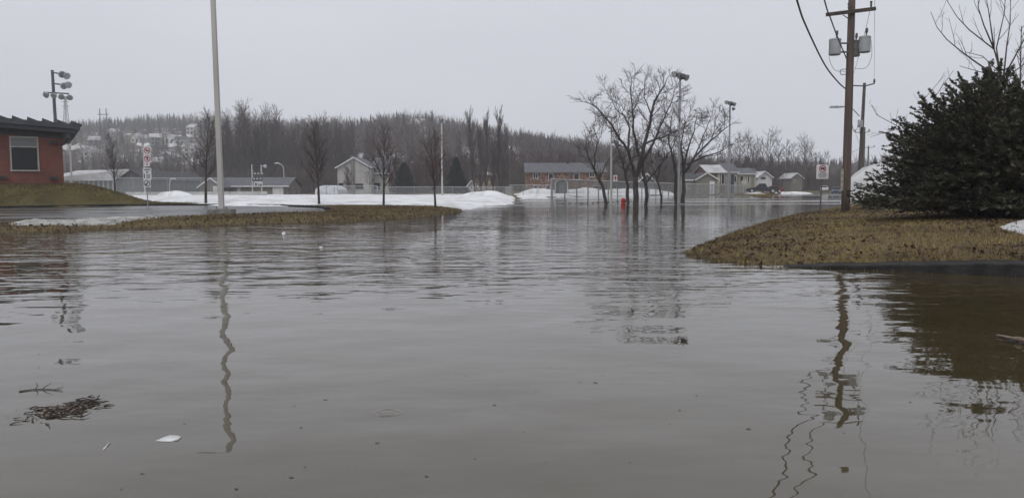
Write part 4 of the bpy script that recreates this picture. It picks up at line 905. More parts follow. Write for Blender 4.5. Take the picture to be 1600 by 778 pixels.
# brick school on its grassy mound, its end wall running away from the viewer
def school():
    zb = gz(BX - 1, BY + 1.0); th = R(31); Wx = 24.0; t = thing('brick_school', 'red brick school building with dark ribbed metal roof on grassy mound', 'building', (BX, BY, zb), th)
    fd = Vector((-math.cos(th), -math.sin(th), 0)); nrm = Vector((math.sin(th), -math.cos(th), 0)); O = Vector((BX, BY, zb))
    def wall_uv(px, py, out=0.0):           # local x (negative to the left) and z on the front wall plane
        d = ray(px, py); P0 = O + nrm * out; k = (P0 - CAMP).dot(nrm) / d.dot(nrm); P = CAMP + d * k - O; return -P.dot(fd), P.z
    Wt = wall_uv(99, 209)[1]
    mb = MB(); mb.box((-Wx / 2, 6, (Wt + 0.6 - 0.6) / 2), (Wx, 12, Wt + 0.6 + 0.6)); mb.build('wall', M['brick'], t)
    e, zE = wall_uv(125, 203, 0.9); rise = 0.06; xl = -Wx - 1; L_ = e - xl
    def slab(r, z0, z1, ya, yb, xe): r.add([(xe, ya, z0), (xe, yb, z0), (xe, yb, z1), (xe, ya, z1), (xl, ya, z0 + L_ * rise), (xl, yb, z0 + L_ * rise), (xl, yb, z1 + L_ * rise), (xl, ya, z1 + L_ * rise)], [(0, 1, 2, 3), (7, 6, 5, 4), (1, 0, 4, 5), (2, 1, 5, 6), (3, 2, 6, 7), (0, 3, 7, 4)])
    r = MB(); slab(r, zE + 0.02, zE + 0.36, -0.9, 13, e); ro = r.build('roof', M['roof_metal'], t)
    r = MB(); slab(r, zE - 0.26, zE + 0.018, -0.8, 12.9, e - 0.2); r.build('fascia', M['fascia'], ro)
    r = MB(); slab(r, Wt * 0 + zE - 0.6, zE - 0.262, -0.02, 12.0, -0.02); r.build('wall_head', M['fascia'], ro)
    sx = e - 0.5
    for k in range(26):                     # wedge shaped ribs along the eave
        z = zE + 0.36 + (e - sx) * rise; s_ = MB(); s_.prism([(sx - 0.02, z - 0.04), (sx + 0.66, z - 0.05), (sx, z + 0.21)], 1, -0.86, 12.6); s_.build('roof_rib', M['roof_metal'], ro); sx -= 0.84
    b = MB(); b.box((e - 0.7, -0.5, zE - 0.3), (0.3, 0.5, 0.6)); b.tube([(e - 0.7, -0.5, zE - 0.58), (0.05, -0.2, zE - 0.98), (-0.1, -0.15, zE - 1.02)], 0.07, 6); b.build('roof_bracket', M['fascia'], t)
    x0, z0 = wall_uv(14, 213); x1, z1 = wall_uv(62, 268); w = x1 - x0; h = z0 - z1
    for dx in (0.0, -5.2): window(t, (x0 + x1) / 2 + dx, (z0 + z1) / 2, w, h, 0.0, 'frame', 'glass', 0, h * 0.24, fw=0.09)
    for (px, py) in ((4, 277), (84, 278), (82, 222)):
        x, z = wall_uv(px, py); l = MB(); l.box((x, -0.1, z), (0.34, 0.2, 0.18)); l.box((x - 0.14, -0.22, z - 0.03), (0.16, 0.16, 0.2)); l.box((x + 0.14, -0.22, z - 0.03), (0.16, 0.16, 0.2)); l.build('wall_lamp', M['fascia'], t)
school()

# grey ribbed hall behind
def hall():
    Y = 128; p = on(190, Y); x0 = at(60, 290, Y).x - p.x; x1 = at(226, 290, Y).x - p.x; ze = at(200, 279, Y).z - p.z; zr = at(204, 267, Y).z - p.z
    w = (x1 - x0); t = thing('ribbed_hall', 'low grey ribbed hall with pale snow dusted roof beyond the mound', 'building', p)
    gx_ = at(180, 280, Y).x - p.x; xr = at(205, 280, Y).x - p.x
    mb = MB(); mb.prism([(gx_, -0.6), (x1, -0.6), (x1, ze - 0.25), (xr, zr), (gx_, ze - 0.25)], 1, 0, 26); mb.box(((x0 + gx_) / 2, 12, (ze - 0.9) / 2), (gx_ - x0 - 0.02, 24, ze + 0.3)); mb.build('wall', M['side_grey'], t)
    r = MB()
    r.add([(x0, -0.6, ze - 0.35), (gx_ + 0.2, -0.6, ze - 0.35), (xr, -0.6, zr + 0.05), (x0 + 1.5, 9, zr + 0.1), (x0, -0.6, ze - 0.15), (gx_ + 0.2, -0.6, ze - 0.15), (xr, -0.6, zr + 0.25), (x0 + 1.5, 9, zr + 0.3)], [(3, 2, 1, 0), (4, 5, 6, 7), (0, 1, 5, 4), (1, 2, 6, 5), (2, 3, 7, 6), (3, 0, 4, 7)])
    ro = r.build('roof', M['roof_snow'], t)
    r = MB(); r.add([(xr - 0.05, -0.5, zr + 0.06), (x1 + 0.4, -0.5, ze - 0.38), (x1 + 0.4, 27, ze - 0.38), (xr - 0.05, 27, zr + 0.06), (xr - 0.05, -0.5, zr + 0.26), (x1 + 0.4, -0.5, ze - 0.2), (x1 + 0.4, 27, ze - 0.2), (xr - 0.05, 27, zr + 0.26)], [(3, 2, 1, 0), (4, 5, 6, 7), (0, 1, 5, 4), (1, 2, 6, 5), (2, 3, 7, 6), (3, 0, 4, 7)])
    r.build('roof_edge', M['shingle_dark'], ro)
    n = 16
    for i in range(n):
        b = MB(); b.box((x0 + 0.5 + (gx_ - x0 - 0.8) * i / (n - 1), -0.12, ze * 0.40), (0.16, 0.2, ze * 0.95)); b.build('wall_rib', M['off_white'], t)
hall()

def px_house(name, label, cat, x0, x1, Y, eave_y, ridge_y, d, ridge, wall, roof, wins=(), doors=(), rz=0.0, fm='white_paint', chim=None, zbase=None, trim='white_paint', eave=0.35, swins=()):
    """place a house so that its front spans the measured width; window tuples are (px0, py0, px1, py1)"""
    a = at(x0, eave_y, Y); b = at(x1, eave_y, Y); xm = (a.x + b.x) / 2; z0 = gz(xm, Y) if zbase is None else zbase; w = b.x - a.x
    rY = Y + (d / 2 if ridge == 'x' else 0); zr = at((x0 + x1) / 2, ridge_y, rY).z; wh = a.z - z0
    def cv(q):
        p1 = at(q[0], q[1], Y); p2 = at(q[2], q[3], Y); return ((p1.x + p2.x) / 2 - xm, (p1.z + p2.z) / 2 - z0, p2.x - p1.x, p1.z - p2.z)
    W_ = [cv(q) + tuple(q[4:] or (fm,)) for q in wins]; D_ = []
    for q in doors:
        c = cv(q[:4]); D_.append((c[0], c[2], c[1] + c[3] / 2, q[4]))
    return house(name, label, cat, (xm, Y, z0), rz, w, d, wh, zr - a.z, wall, roof, W_, D_, ridge, eave, trim, chim, None, 0.6, swins)

# park shed, hipped look from two ridges
px_house('park_shed', 'long grey park shed with dark shingle roof and pale doors at snowy rink', 'shed', 336, 449, 128, 291, 279, 8, 'x', 'side_tan', 'shingle', (), [(426, 291.5, 443, 305, 'white_paint'), (371, 293, 376, 304, 'off_white')])
px_house('park_shed', 'small tan gable shed joined to the left end of the grey park shed', 'shed', 312, 347, 124, 292, 279, 6, 'y', 'side_tan', 'shingle', (), [(333, 291, 343, 305, 'white_paint')])
px_house('gabled_house', 'pale grey two storey gabled house with brick chimney down its middle', 'house', 527, 579, 140, 262, 247, 11, 'y', 'side_pale', 'shingle',
         [(529, 286, 537, 293, 'side_brown'), (555, 287, 568, 296, 'side_brown')], (), rz=0.0, chim=(at(550.8, 270, 140).x - (at(527, 262, 140).x + at(579, 262, 140).x) / 2, -0.14, -0.4, at(551, 243.5, 140).z - gz(at(553, 290, 140).x, 140), 0.55, 0.3, 'concrete'))
px_house('house_wing', 'low pale wing with grey roof behind the dense yard tree', 'house', 581, 606, 143, 270, 248, 9, 'x', 'side_pale', 'shingle', [(584, 286, 594, 296, 'side_brown')], ())
px_house('stone_house', 'long brown stone house with grey shingle roof and white windows', 'house', 822, 946, 150, 269.5, 256, 11, 'x', 'stone', 'shingle',
         [(833, 271, 840.5, 279, 'white_paint', 'glass', 1), (857, 271, 864.5, 282), (896.5, 271, 905, 281), (921, 269.6, 929, 277, 'white_paint', 'glass', 1), (834, 289.5, 841, 297), (853, 289.5, 860, 297), (926, 290, 940, 297)], [(800.2 + 85, 288, 892, 304, 'side_brown')], trim='side_brown')
c_sv = on(860, 121)
mb = MB(); mb.tube([(0, 0, -0.6), (0, 0, 0.55)], 0.22, 8); mb.box((0, 0, 0.6), (0.7, 0.7, 0.08))
tv = thing('roof_vent', 'small dark vent standing on the ridge of the long stone house', 'vent', tuple(at(887, 256.6, 155.0))); mb.build('vent_hood', M['fascia'], tv)

def arch_shed():
    Y = 136; p = on(877, Y); a = at(868, 300, Y); b = at(887, 300, Y); w = b.x - a.x; zt = at(877, 281, Y).z - p.z; ze = zt - w * 0.32
    t = thing('garden_shed', 'small slate grey garden shed with white arched trim behind fence', 'shed', p); n = 12
    arc = [(-w / 2, -0.4)] + [(-w / 2 * math.cos(math.pi * i / n), ze + (zt - ze) * math.sin(math.pi * i / n)) for i in range(n + 1)] + [(w / 2, -0.4)]
    mb = MB(); mb.prism(arc, 1, 0, 2.6); mb.build('wall', M['teal_dark'], t)
    tr = MB(); pts = [(x, -0.04, z) for x, z in arc]; tr.tube(pts, 0.07, 6); tr.build('arch_trim', M['white_paint'], t)
    d = MB(); d.box((0, -0.03, 0.9), (w * 0.4, 0.05, 1.7)); do = d.build('door', M['side_grey'], t); k = MB(); k.box((0.02, -0.08, 0.95), (0.03, 0.05, 1.7)); k.build('door_gap', M['fascia'], do)
arch_shed()
px_house('small_garage', 'small olive garage with white trimmed gable standing in the flood', 'garage', 1088, 1121, 136, 281, 271, 7, 'y', 'side_olive', 'shingle_dark', [], [(1109, 283.5, 1116, 305, 'white_paint')], zbase=0.05, eave=0.3)
px_house('garage_wing', 'low olive side wing of the small flooded garage under dark roof', 'garage', 1071, 1087.5, 137, 281.5, 272, 6, 'x', 'side_olive', 'shingle_dark', [(1072.5, 287, 1079, 296, 'white_paint', 'blind')], (), zbase=0.05, eave=0.2)
px_house('shed', 'pale little shed with white edged gable between the flooded trees', 'shed', 999, 1022, 134, 283, 272, 5, 'y', 'side_grey', 'shingle', [], ())
px_house('brick_bungalow', 'red brick house with pale grey roof behind the small garage', 'house', 1106, 1133, 152, 269.5, 259, 11, 'x', 'brick_house', 'roof_snow', [(1127, 272, 1132, 288)], [(1121, 270, 1125, 290, 'side_cream')])
px_house('porch_house', 'pale porch fronted house with dark arched entry beside brick house', 'house', 1133.5, 1152, 156, 269, 256, 9, 'x', 'side_pale', 'shingle', [(1136, 272, 1141, 284), (1147, 275, 1151, 285)], [(1142, 273, 1147, 290, 'fascia')])
px_house('olive_house', 'olive and cream bungalow with long pale eave beside the parked pickup', 'house', 1153, 1181, 162, 272, 264, 10, 'x', 'side_cream', 'shingle', [(1156, 275, 1162, 284), (1168, 274, 1171, 286)], [(1174, 275, 1178, 290, 'side_olive')])
px_house('white_house', 'white gabled house with snowy side roof behind the parked pickup', 'house', 1184, 1206, 176, 277, 268.5, 9, 'y', 'side_white', 'roof_snow', [(1189, 277, 1196, 280, 'fascia')], ())
px_house('dark_roof_house', 'house under a dark roof between olive bungalow and white house', 'house', 1166, 1187, 192, 276, 264, 10, 'x', 'side_brown', 'shingle_dark', [], ())
px_house('tan_house', 'hazy tan house among bushes at the far street', 'house', 1236, 1254, 205, 278, 271, 9, 'y', 'side_tan', 'roof_snow', [(1240, 281, 1243, 285)], ())
px_house('white_house', 'small white building half hidden behind the poplar row', 'house', 731, 743, 150, 290, 283, 6, 'y', 'side_white', 'roof_snow', [(735, 291, 738, 295)], ())

# tarpaulin car shelter
def shelter():
    Y = 118; p = on(510, Y); w = (at(527, 300, Y).x - at(491, 300, Y).x); h = at(515, 289.5, Y).z - p.z; t = thing('car_shelter', 'white tarpaulin car shelter beside the pale gabled house', 'shelter', p, 0); n = 10
    arc = [(-w / 2, -0.3)] + [(-w / 2 * math.cos(math.pi * i / n) * (0.9 + 0.1 * abs(math.cos(math.pi * i / n))), h * (0.35 + 0.65 * math.sin(math.pi * i / n) ** 0.8)) for i in range(n + 1)] + [(w / 2, -0.3)]
    m_ = MB()
    ys = [0, 1.4, 2.8, 4.2, 5.6]
    for j, y in enumerate(ys):
        for (x, z) in arc: m_.v.append((x + 0.05 * j, y, z - (0.1 if j % 2 else 0) * (z > 0.5)))
    k = len(arc)
    for j in range(4):
        for i in range(k - 1): m_.f.append((j * k + i, j * k + i + 1, (j + 1) * k + i + 1, (j + 1) * k + i))
    m_.f.append(tuple(range(k))); m_.f.append(tuple((4 * k) + i for i in reversed(range(k)))); m_.build('tarpaulin', M['tarp'], t, smooth=False)
    f = MB()
    for q in (-0.35, 0.0, 0.35): f.tube([(w * q, -0.03, -0.2), (w * q, -0.03, h * 0.8 if q else h * 0.95)], 0.04, 5)
    f.build('door_frame', M['galv'], t)
shelter()

# ------------------------------------------------------------------ fences
def fence(name, label, A, B, h, spacing, group=None, zA=None, zB=None, r=0.03, bottom=None, post_m='galv', mesh_m='chain_fine'):
    A = Vector(A); B = Vector(B); d = (B - A); n = max(1, round(d.length / spacing)); t = thing(name, label, 'fence', A, 0, group)
    pts = [A.lerp(B, i / n) for i in range(n + 1)]; tops = []
    for i, p in enumerate(pts):
        zg = gz(p.x, p.y); zt = (zA + (zB - zA) * i / n) if zA is not None else zg + h; tops.append((zg, zt)); p.z = zg
        rr = r * (1.5 if i in (0, n) else 1.0); m_ = MB(); m_.tube([(p.x, p.y, zg - 0.3), (p.x, p.y, zt + 0.03)], rr, 8); po = m_.build('post', M[post_m], t, world=True)
        c = MB(); c.tube([(p.x, p.y, zt + 0.03), (p.x, p.y, zt + 0.07), (p.x, p.y, zt + 0.10)], [rr * 1.25, rr * 1.1, rr * 0.3], 8); c.build('cap', M[post_m], po, world=True)
    rl = MB(); rl.tube([(p.x, p.y, z[1]) for p, z in zip(pts, tops)], r * 0.9, 6); rl.build('top_rail', M['fence_rail'], t, world=True)
    V = []; uv = []; L_ = 0
    for i, (p, z) in enumerate(zip(pts, tops)):
        if i: L_ += (pts[i].xy - pts[i - 1].xy).length
        V += [(p.x, p.y + 0.04, z[0] - 0.05), (p.x, p.y + 0.04, z[1])]; uv += [(L_, z[0] - 0.05), (L_, z[1])]
    m_ = MB(); m_.add(V, [(2 * i, 2 * i + 2, 2 * i + 3, 2 * i + 1) for i in range(n)]); o = m_.build('chain_link_mesh', M[mesh_m], t, world=True)
    ul = o.data.uv_layers.new(name='UVMap')
    for lp in o.data.loops: ul.data[lp.index].uv = uv[lp.vertex_index]
    return t
FA = gp(862, 320); FB = gp(1163, 305.0); zFA = at(862, 280.5, FA.y).z; zFB = at(1163, 290.5, FB.y).z
fence('chain_link_fence', 'long galvanised chain link fence standing in the flood beside bare trees', (FA.x, FA.y, 0), (FB.x, FB.y, 0), 1.9, 2.55, zA=zFA, zB=zFB, r=0.055, mesh_m='chain')
q1 = on(590, 112); q2 = on(800, 106); fence('chain_link_fence', 'low chain link fence along the snow in front of the dark cedars', q1, q2, 1.25, 3.0, r=0.03)
q1 = on(797, 116); q2 = on(861, 112); fence('chain_link_fence', 'short pale chain link fence before the long stone house', q1, q2, 1.55, 2.6, r=0.032)
q1 = on(100, 118); q2 = on(340, 122); fence('chain_link_fence', 'tall chain link park fence in front of the ribbed hall', q1, q2, 2.6, 2.4, r=0.035)
q1 = on(527, 114); q2 = on(589, 112.5); fence('chain_link_fence', 'weathered chain link fence in front of the pale gabled house', q1, q2, 1.4, 2.2, r=0.03)
q1 = on(446, 124); q2 = on(488, 121)
t = thing('rail_fence', 'low wooden rail fence between the park shed and tarpaulin shelter', 'fence', q1)
for k in range(6):
    p = q1.lerp(q2, k / 5); m_ = MB(); m_.box((p.x, p.y, gz(p.x, p.y) + 0.5), (0.14, 0.14, 1.4)); m_.build('post', M['pole_grey'], t, world=True)
for dz in (0.55, 1.0):
    m_ = MB(); a = q1 - Vector((0, 0.1, 0)); b = q2 - Vector((0, 0.1, 0)); m_.tube([(a.x, a.y, gz(a.x, a.y) + dz), (b.x, b.y, gz(b.x, b.y) + dz)], 0.06, 4); m_.build('rail', M['pole_grey'], t, world=True)
# rink boards sunk in the snow
q1 = on(196, 100); q2 = on(418, 104); t = thing('rink_boards', 'long low grey white rink boards sunk in the snow field', 'boards', q1); nb = 18
for k in range(nb):
    a = q1.lerp(q2, k / nb); b = q1.lerp(q2, (k + 1) / nb - 0.004); za = gz(a.x, a.y); zb = gz(b.x, b.y); zt = at(300, 299.8, 102).z
    m_ = MB(); m_.add([(a.x, a.y, za - 0.2), (b.x, b.y, zb - 0.2), (b.x, b.y, zt), (a.x, a.y, zt), (a.x, a.y + 0.09, za - 0.2), (b.x, b.y + 0.09, zb - 0.2), (b.x, b.y + 0.09, zt), (a.x, a.y + 0.09, zt)], [(0, 1, 2, 3), (7, 6, 5, 4), (4, 5, 1, 0), (5, 6, 2, 1), (6, 7, 3, 2), (7, 4, 0, 3)]); m_.build('board', M['off_white'], t, world=True)

# ------------------------------------------------------------------ snow heaps
def heap(name, label, c, rx, ry, h, m, seed, pw=0.8, n=40, lumpy=0.15, sink=0.25):
    V = []; Fq = []; rs = np.linspace(0, 1, 16); k = n
    X = np.array([[rx * r * math.cos(2 * math.pi * j / k) for j in range(k)] for r in rs]); Y = np.array([[ry * r * math.sin(2 * math.pi * j / k) for j in range(k)] for r in rs])
    Rr = np.repeat(rs[:, None], k, 1); prof = np.clip(1 - Rr ** 2.2, 0, 1) ** pw
    Z = h * prof * (1 + lumpy * vnoise(X, Y, 1.1, seed)) + 0.35 * lumpy * h * vnoise(X, Y, 2.7, seed + 1) * (1 - Rr ** 4) - sink * Rr ** 6
    i = np.arange(16 * k).reshape(16, k); j = np.roll(i, -1, 1); q = np.stack([i[:-1], j[:-1], j[1:], i[1:]], -1).reshape(-1, 4)
    z0 = gz(c[0], c[1]); o = np_mesh(name, np.stack([X, Y, Z], -1), q[:, ::-1], m, smooth=True, loc=(c[0], c[1], max(z0, 0))); tag(o, label, 'snow heap'); return o
c = on(1378, 55); heap('snow_heap', 'big ploughed snow heap with grey sheer face between utility pole and juniper', (on(1406, 57).x, 57, 0), 4.1, 3.0, at(1370, 256, 55).z - c.z, M['snow_pile'], 3, 0.33, lumpy=0.13)
c = on(700, 56); heap('snow_heap', 'small rounded snow heap on the snow behind the strip tree', (on(735, 66).x, 66, 0), 2.6, 1.5, 0.3, M['snow'], 5)
c = on(757, 100); heap('snow_heap', 'smooth snow mound in front of the poplar row', (c.x, 100, 0), 3.6, 2.0, at(757, 299, 100).z - gz(c.x, 100), M['snow'], 6, 0.8)
c = on(263, 96); heap('snow_heap', 'low wedge of snow against the rink boards', (c.x, 98, 0), 2.6, 1.2, at(268, 298.4, 98).z - gz(c.x, 98), M['snow'], 7)
c = on(905, 97); heap('snow_heap', 'long snow bank beside the slate garden shed', (on(912, 141).x, 141, 0), 6.0, 1.8, 1.0, M['snow'], 8)
c = on(835, 100); heap('snow_heap', 'flat snow bank under the lower windows of the stone house', (on(843, 140).x, 140, 0), 4.2, 1.4, 0.9, M['snow'], 9)
c = on(985, 88); heap('snow_heap', 'snow bank behind the largest flooded tree', (on(985, 134).x, 134, 0), 8, 2.2, 1.0, M['snow'], 10)
c = on(1181, 104); heap('snow_heap', 'thin snow strip on the lawn in front of the pickup', (on(1179, 131).x, 131, 0), 2.2, 1.0, 0.22, M['snow'], 11)
c = on(1226, 138); heap('snow_heap', 'snow strip along the street beyond the parked pickup', (on(1236, 160).x, 160, 0), 5.0, 1.6, 0.42, M['snow'], 12)
c = on(1312, 100); heap('snow_heap', 'low snow remnant at the kerb of the flooded street behind pole', (c.x, 92, 0), 2.4, 1.6, 0.5, M['snow_pile'], 13)
ub = on(793, 114); t = thing('utility_box', 'tan upright utility box at the end of pale fence', 'box', ub)
zt = at(793, 292.5, 114).z - ub.z; m_ = MB(); m_.box((0, 0, zt / 2 - 0.15), (0.62, 0.55, zt + 0.2)); m_.build('cabinet', M['box_tan'], t); m_ = MB(); m_.box((0, 0, zt), (0.72, 0.65, 0.1)); m_.build('lid', M['box_tan'], t)

# ------------------------------------------------------------------ lamps, masts and poles
def flood_head(parent, c, aim, s=1.0, m='lamp_alu'):
    a = Vector(aim).normalized(); c = Vector(c); b = MB(); b.tube([c - a * 0.34 * s, c - a * 0.28 * s, c - a * 0.05 * s, c + a * 0.14 * s], [0.06 * s, 0.13 * s, 0.27 * s, 0.31 * s], 10); h = b.build('lamp_head', M[m], parent, world=True, smooth=False)
    l = MB(); l.tube([c + a * 0.141 * s, c + a * 0.16 * s], [0.29 * s, 0.27 * s], 10); l.build('lens', M['lamp_lens'], h, world=True); return h
# tall parking-lot light
def lot_light():
    p = gp(346.5, 333.5, 0.17); p.z = gz(p.x, p.y); t = thing('light_pole', 'tall pale square light pole on concrete footing at drive edge', 'light pole', p)
    top = 10.6; s0, s1 = 0.10, 0.085
    b = MB(); b.box((p.x, p.y, p.z + 0.06), (1.0, 0.8, 0.34), rz=0.06); b.build('footing', M['concrete'], t, world=True)
    b = MB(); b.box((p.x, p.y, p.z + 0.25), (0.40, 0.40, 0.04)); b.build('base_plate', M['galv'], t, world=True)
    for sx in (-1, 1):
        for sy in (-1, 1): b = MB(); b.tube([(p.x + sx * 0.16, p.y + sy * 0.16, p.z + 0.265), (p.x + sx * 0.16, p.y + sy * 0.16, p.z + 0.33)], 0.025, 6); b.build('anchor_bolt', M['galv_dark'], t, world=True)
    b = MB(); b.v = []; lean = -0.10
    b.add([(p.x + x * s0, p.y + y * s0, p.z + 0.27) for x, y in ((-1, -1), (1, -1), (1, 1), (-1, 1))] + [(p.x + lean + x * s1, p.y + y * s1, top) for x, y in ((-1, -1), (1, -1), (1, 1), (-1, 1))], [(3, 2, 1, 0), (4, 5, 6, 7), (0, 1, 5, 4), (1, 2, 6, 5), (2, 3, 7, 6), (3, 0, 4, 7)]); b.build('pole', M['pale_steel'], t, world=True)
    b = MB(); b.box((p.x + lean - 0.35, p.y, top - 0.1), (0.6, 0.08, 0.1)); b.build('arm', M['pale_steel'], t, world=True)
    b = MB(); b.box((p.x + lean - 0.95, p.y, top - 0.08), (0.75, 0.4, 0.2), taper=0.85); h = b.build('lamp_head', M['galv_dark'], t, world=True); b = MB(); b.box((p.x + lean - 0.95, p.y, top - 0.19), (0.6, 0.32, 0.02)); b.build('lens', M['lamp_lens'], h, world=True)
lot_light()
# sports floodlight mast behind the school
def mast():
    Y = 70; p = on(93, Y); t = thing('floodlight_mast', 'grey sports floodlight mast with seven lamps behind the school roof', 'floodlight', p); x = p.x; zt = at(88.5, 110, Y).z
    b = MB(); b.tube([(x, Y, p.z - 0.3), (x - 0.15, Y, zt)], [0.17, 0.12], 10); b.build('mast', M['galv_dark'], t, world=True)
    za = at(88, 146, Y).z; x -= 0.12
    b = MB(); b.tube([(at(70, 145, Y).x, Y - 0.15, za + 0.06), (at(109, 149, Y).x, Y - 0.15, za - 0.06)], 0.06, 6); b.build('crossarm', M['galv_dark'], t, world=True)
    for zy in (114, 131): z = at(88, zy, Y).z; b = MB(); b.tube([(x, Y - 0.1, z), (x + 0.95, Y - 0.1, z - 0.12)], 0.06, 6); b.build('bracket', M['galv_dark'], t, world=True)
    for px, py in ((72.5, 148.5), (84.5, 149.5), (96, 151), (109, 152)): flood_head(t, at(px, py, Y - 0.35), (0.35 if px > 90 else -0.1, -0.8, -0.55), 0.85)
    for px, py in ((96, 116), (103.5, 118.5), (99, 134), (106, 132.5)): flood_head(t, at(px, py, Y - 0.3), (0.75, -0.5, -0.45), 1.0)
mast()
def twin_lamp(px, Y, ty, label, group=None, base_px=None):
    p = on(px, Y); z = at(px, ty, Y).z; t = thing('lamp_post', label, 'lamp post', p, 0, group); x = p.x
    b = MB(); b.tube([(x, Y, p.z - 0.2), (x, Y, z)], [0.10, 0.07], 8); b.build('post', M['pale_steel'], t, world=True)
    for s in (-1, 1):
        b = MB(); b.tube([(x, Y, z - 0.05), (x + s * 0.4, Y, z + 0.05)], 0.045, 6); b.build('arm', M['pale_steel'], t, world=True)
        b = MB(); b.box((x + s * 0.5, Y, z + 0.1), (0.72, 0.5, 0.36), tilt=Matrix.Rotation(-s * 0.3, 3, 'Y'), taper=0.75); b.build('lamp_head', M['white_paint'], t, world=True)
twin_lamp(112.5, 76, 232, 'white twin headed lamp post beside the school corner')
twin_lamp(226.5, 112, 227, 'white twin headed lamp post rising behind the stacked parking signs')
def park_pole(px, Y, ty, label, base_y=None, style='cluster', r=0.10, sink=0.3, s=1.0):
    p = on(px, Y); z = at(px, ty, Y).z; t = thing('floodlight_pole', label, 'floodlight', p); x = p.x
    b = MB(); b.tube([(x, Y, p.z - 0.3), (x, Y, z)], [r, r * 0.72], 10); b.build('pole', M['pale_steel'] if style == 'plain' else M['galv'], t, world=True)
    b = MB(); b.tube([(x - 0.55 * s, Y, z + 0.18 * s), (x + 0.45 * s, Y, z - 0.12 * s)], 0.05, 6); b.build('crossarm', M['galv_dark'], t, world=True)
    if style == 'cluster':
        for dx, dz, am in ((-0.52, 0.22, (-0.7, -0.5, -0.3)), (-0.12, 0.12, (0.3, -0.8, -0.45)), (0.16, 0.05, (0.55, 0.5, -0.4)), (0.48, -0.06, (0.6, -0.5, -0.4))): flood_head(t, (x + dx * s, Y - 0.2, z + dz * s), am, 0.95 * s, 'galv_dark')
    else:
        for dx, am in ((-0.5, (-0.8, -0.4, -0.3)), (0.42, (0.8, -0.4, -0.3))): flood_head(t, (x + dx * s, Y - 0.15, z + 0.05), am, 0.7 * s, 'lamp_alu')
    b = MB(); b.box((x - 0.1 * s, Y - 0.1, z - 1.7 * s), (0.35, 0.1, 0.06)); b.build('step_bracket', M['galv_dark'], t, world=True); return t
park_pole(1060.5, 55, 121, 'tallest floodlight pole standing in flood, four dark lamps on top', s=0.78)
pp = park_pole(1138.5, 78, 163, 'floodlight pole rising behind fence in front of the brick house', s=0.72)
x78 = origin_of(pp); flood_head(pp, (x78.x + 0.3, 77.9, at(1143, 170.5, 78).z), (0.3, -0.6, -0.6), 0.55, 'galv_dark')
park_pole(691, 98, 192, 'thin white park lamp pole with twin lamps at the snow edge', style='plain', r=0.11, s=0.9)
park_pole(955, 58.5, 184, 'slim grey lamp pole among the left limbs of flooded trees', style='plain', r=0.09, s=0.6)

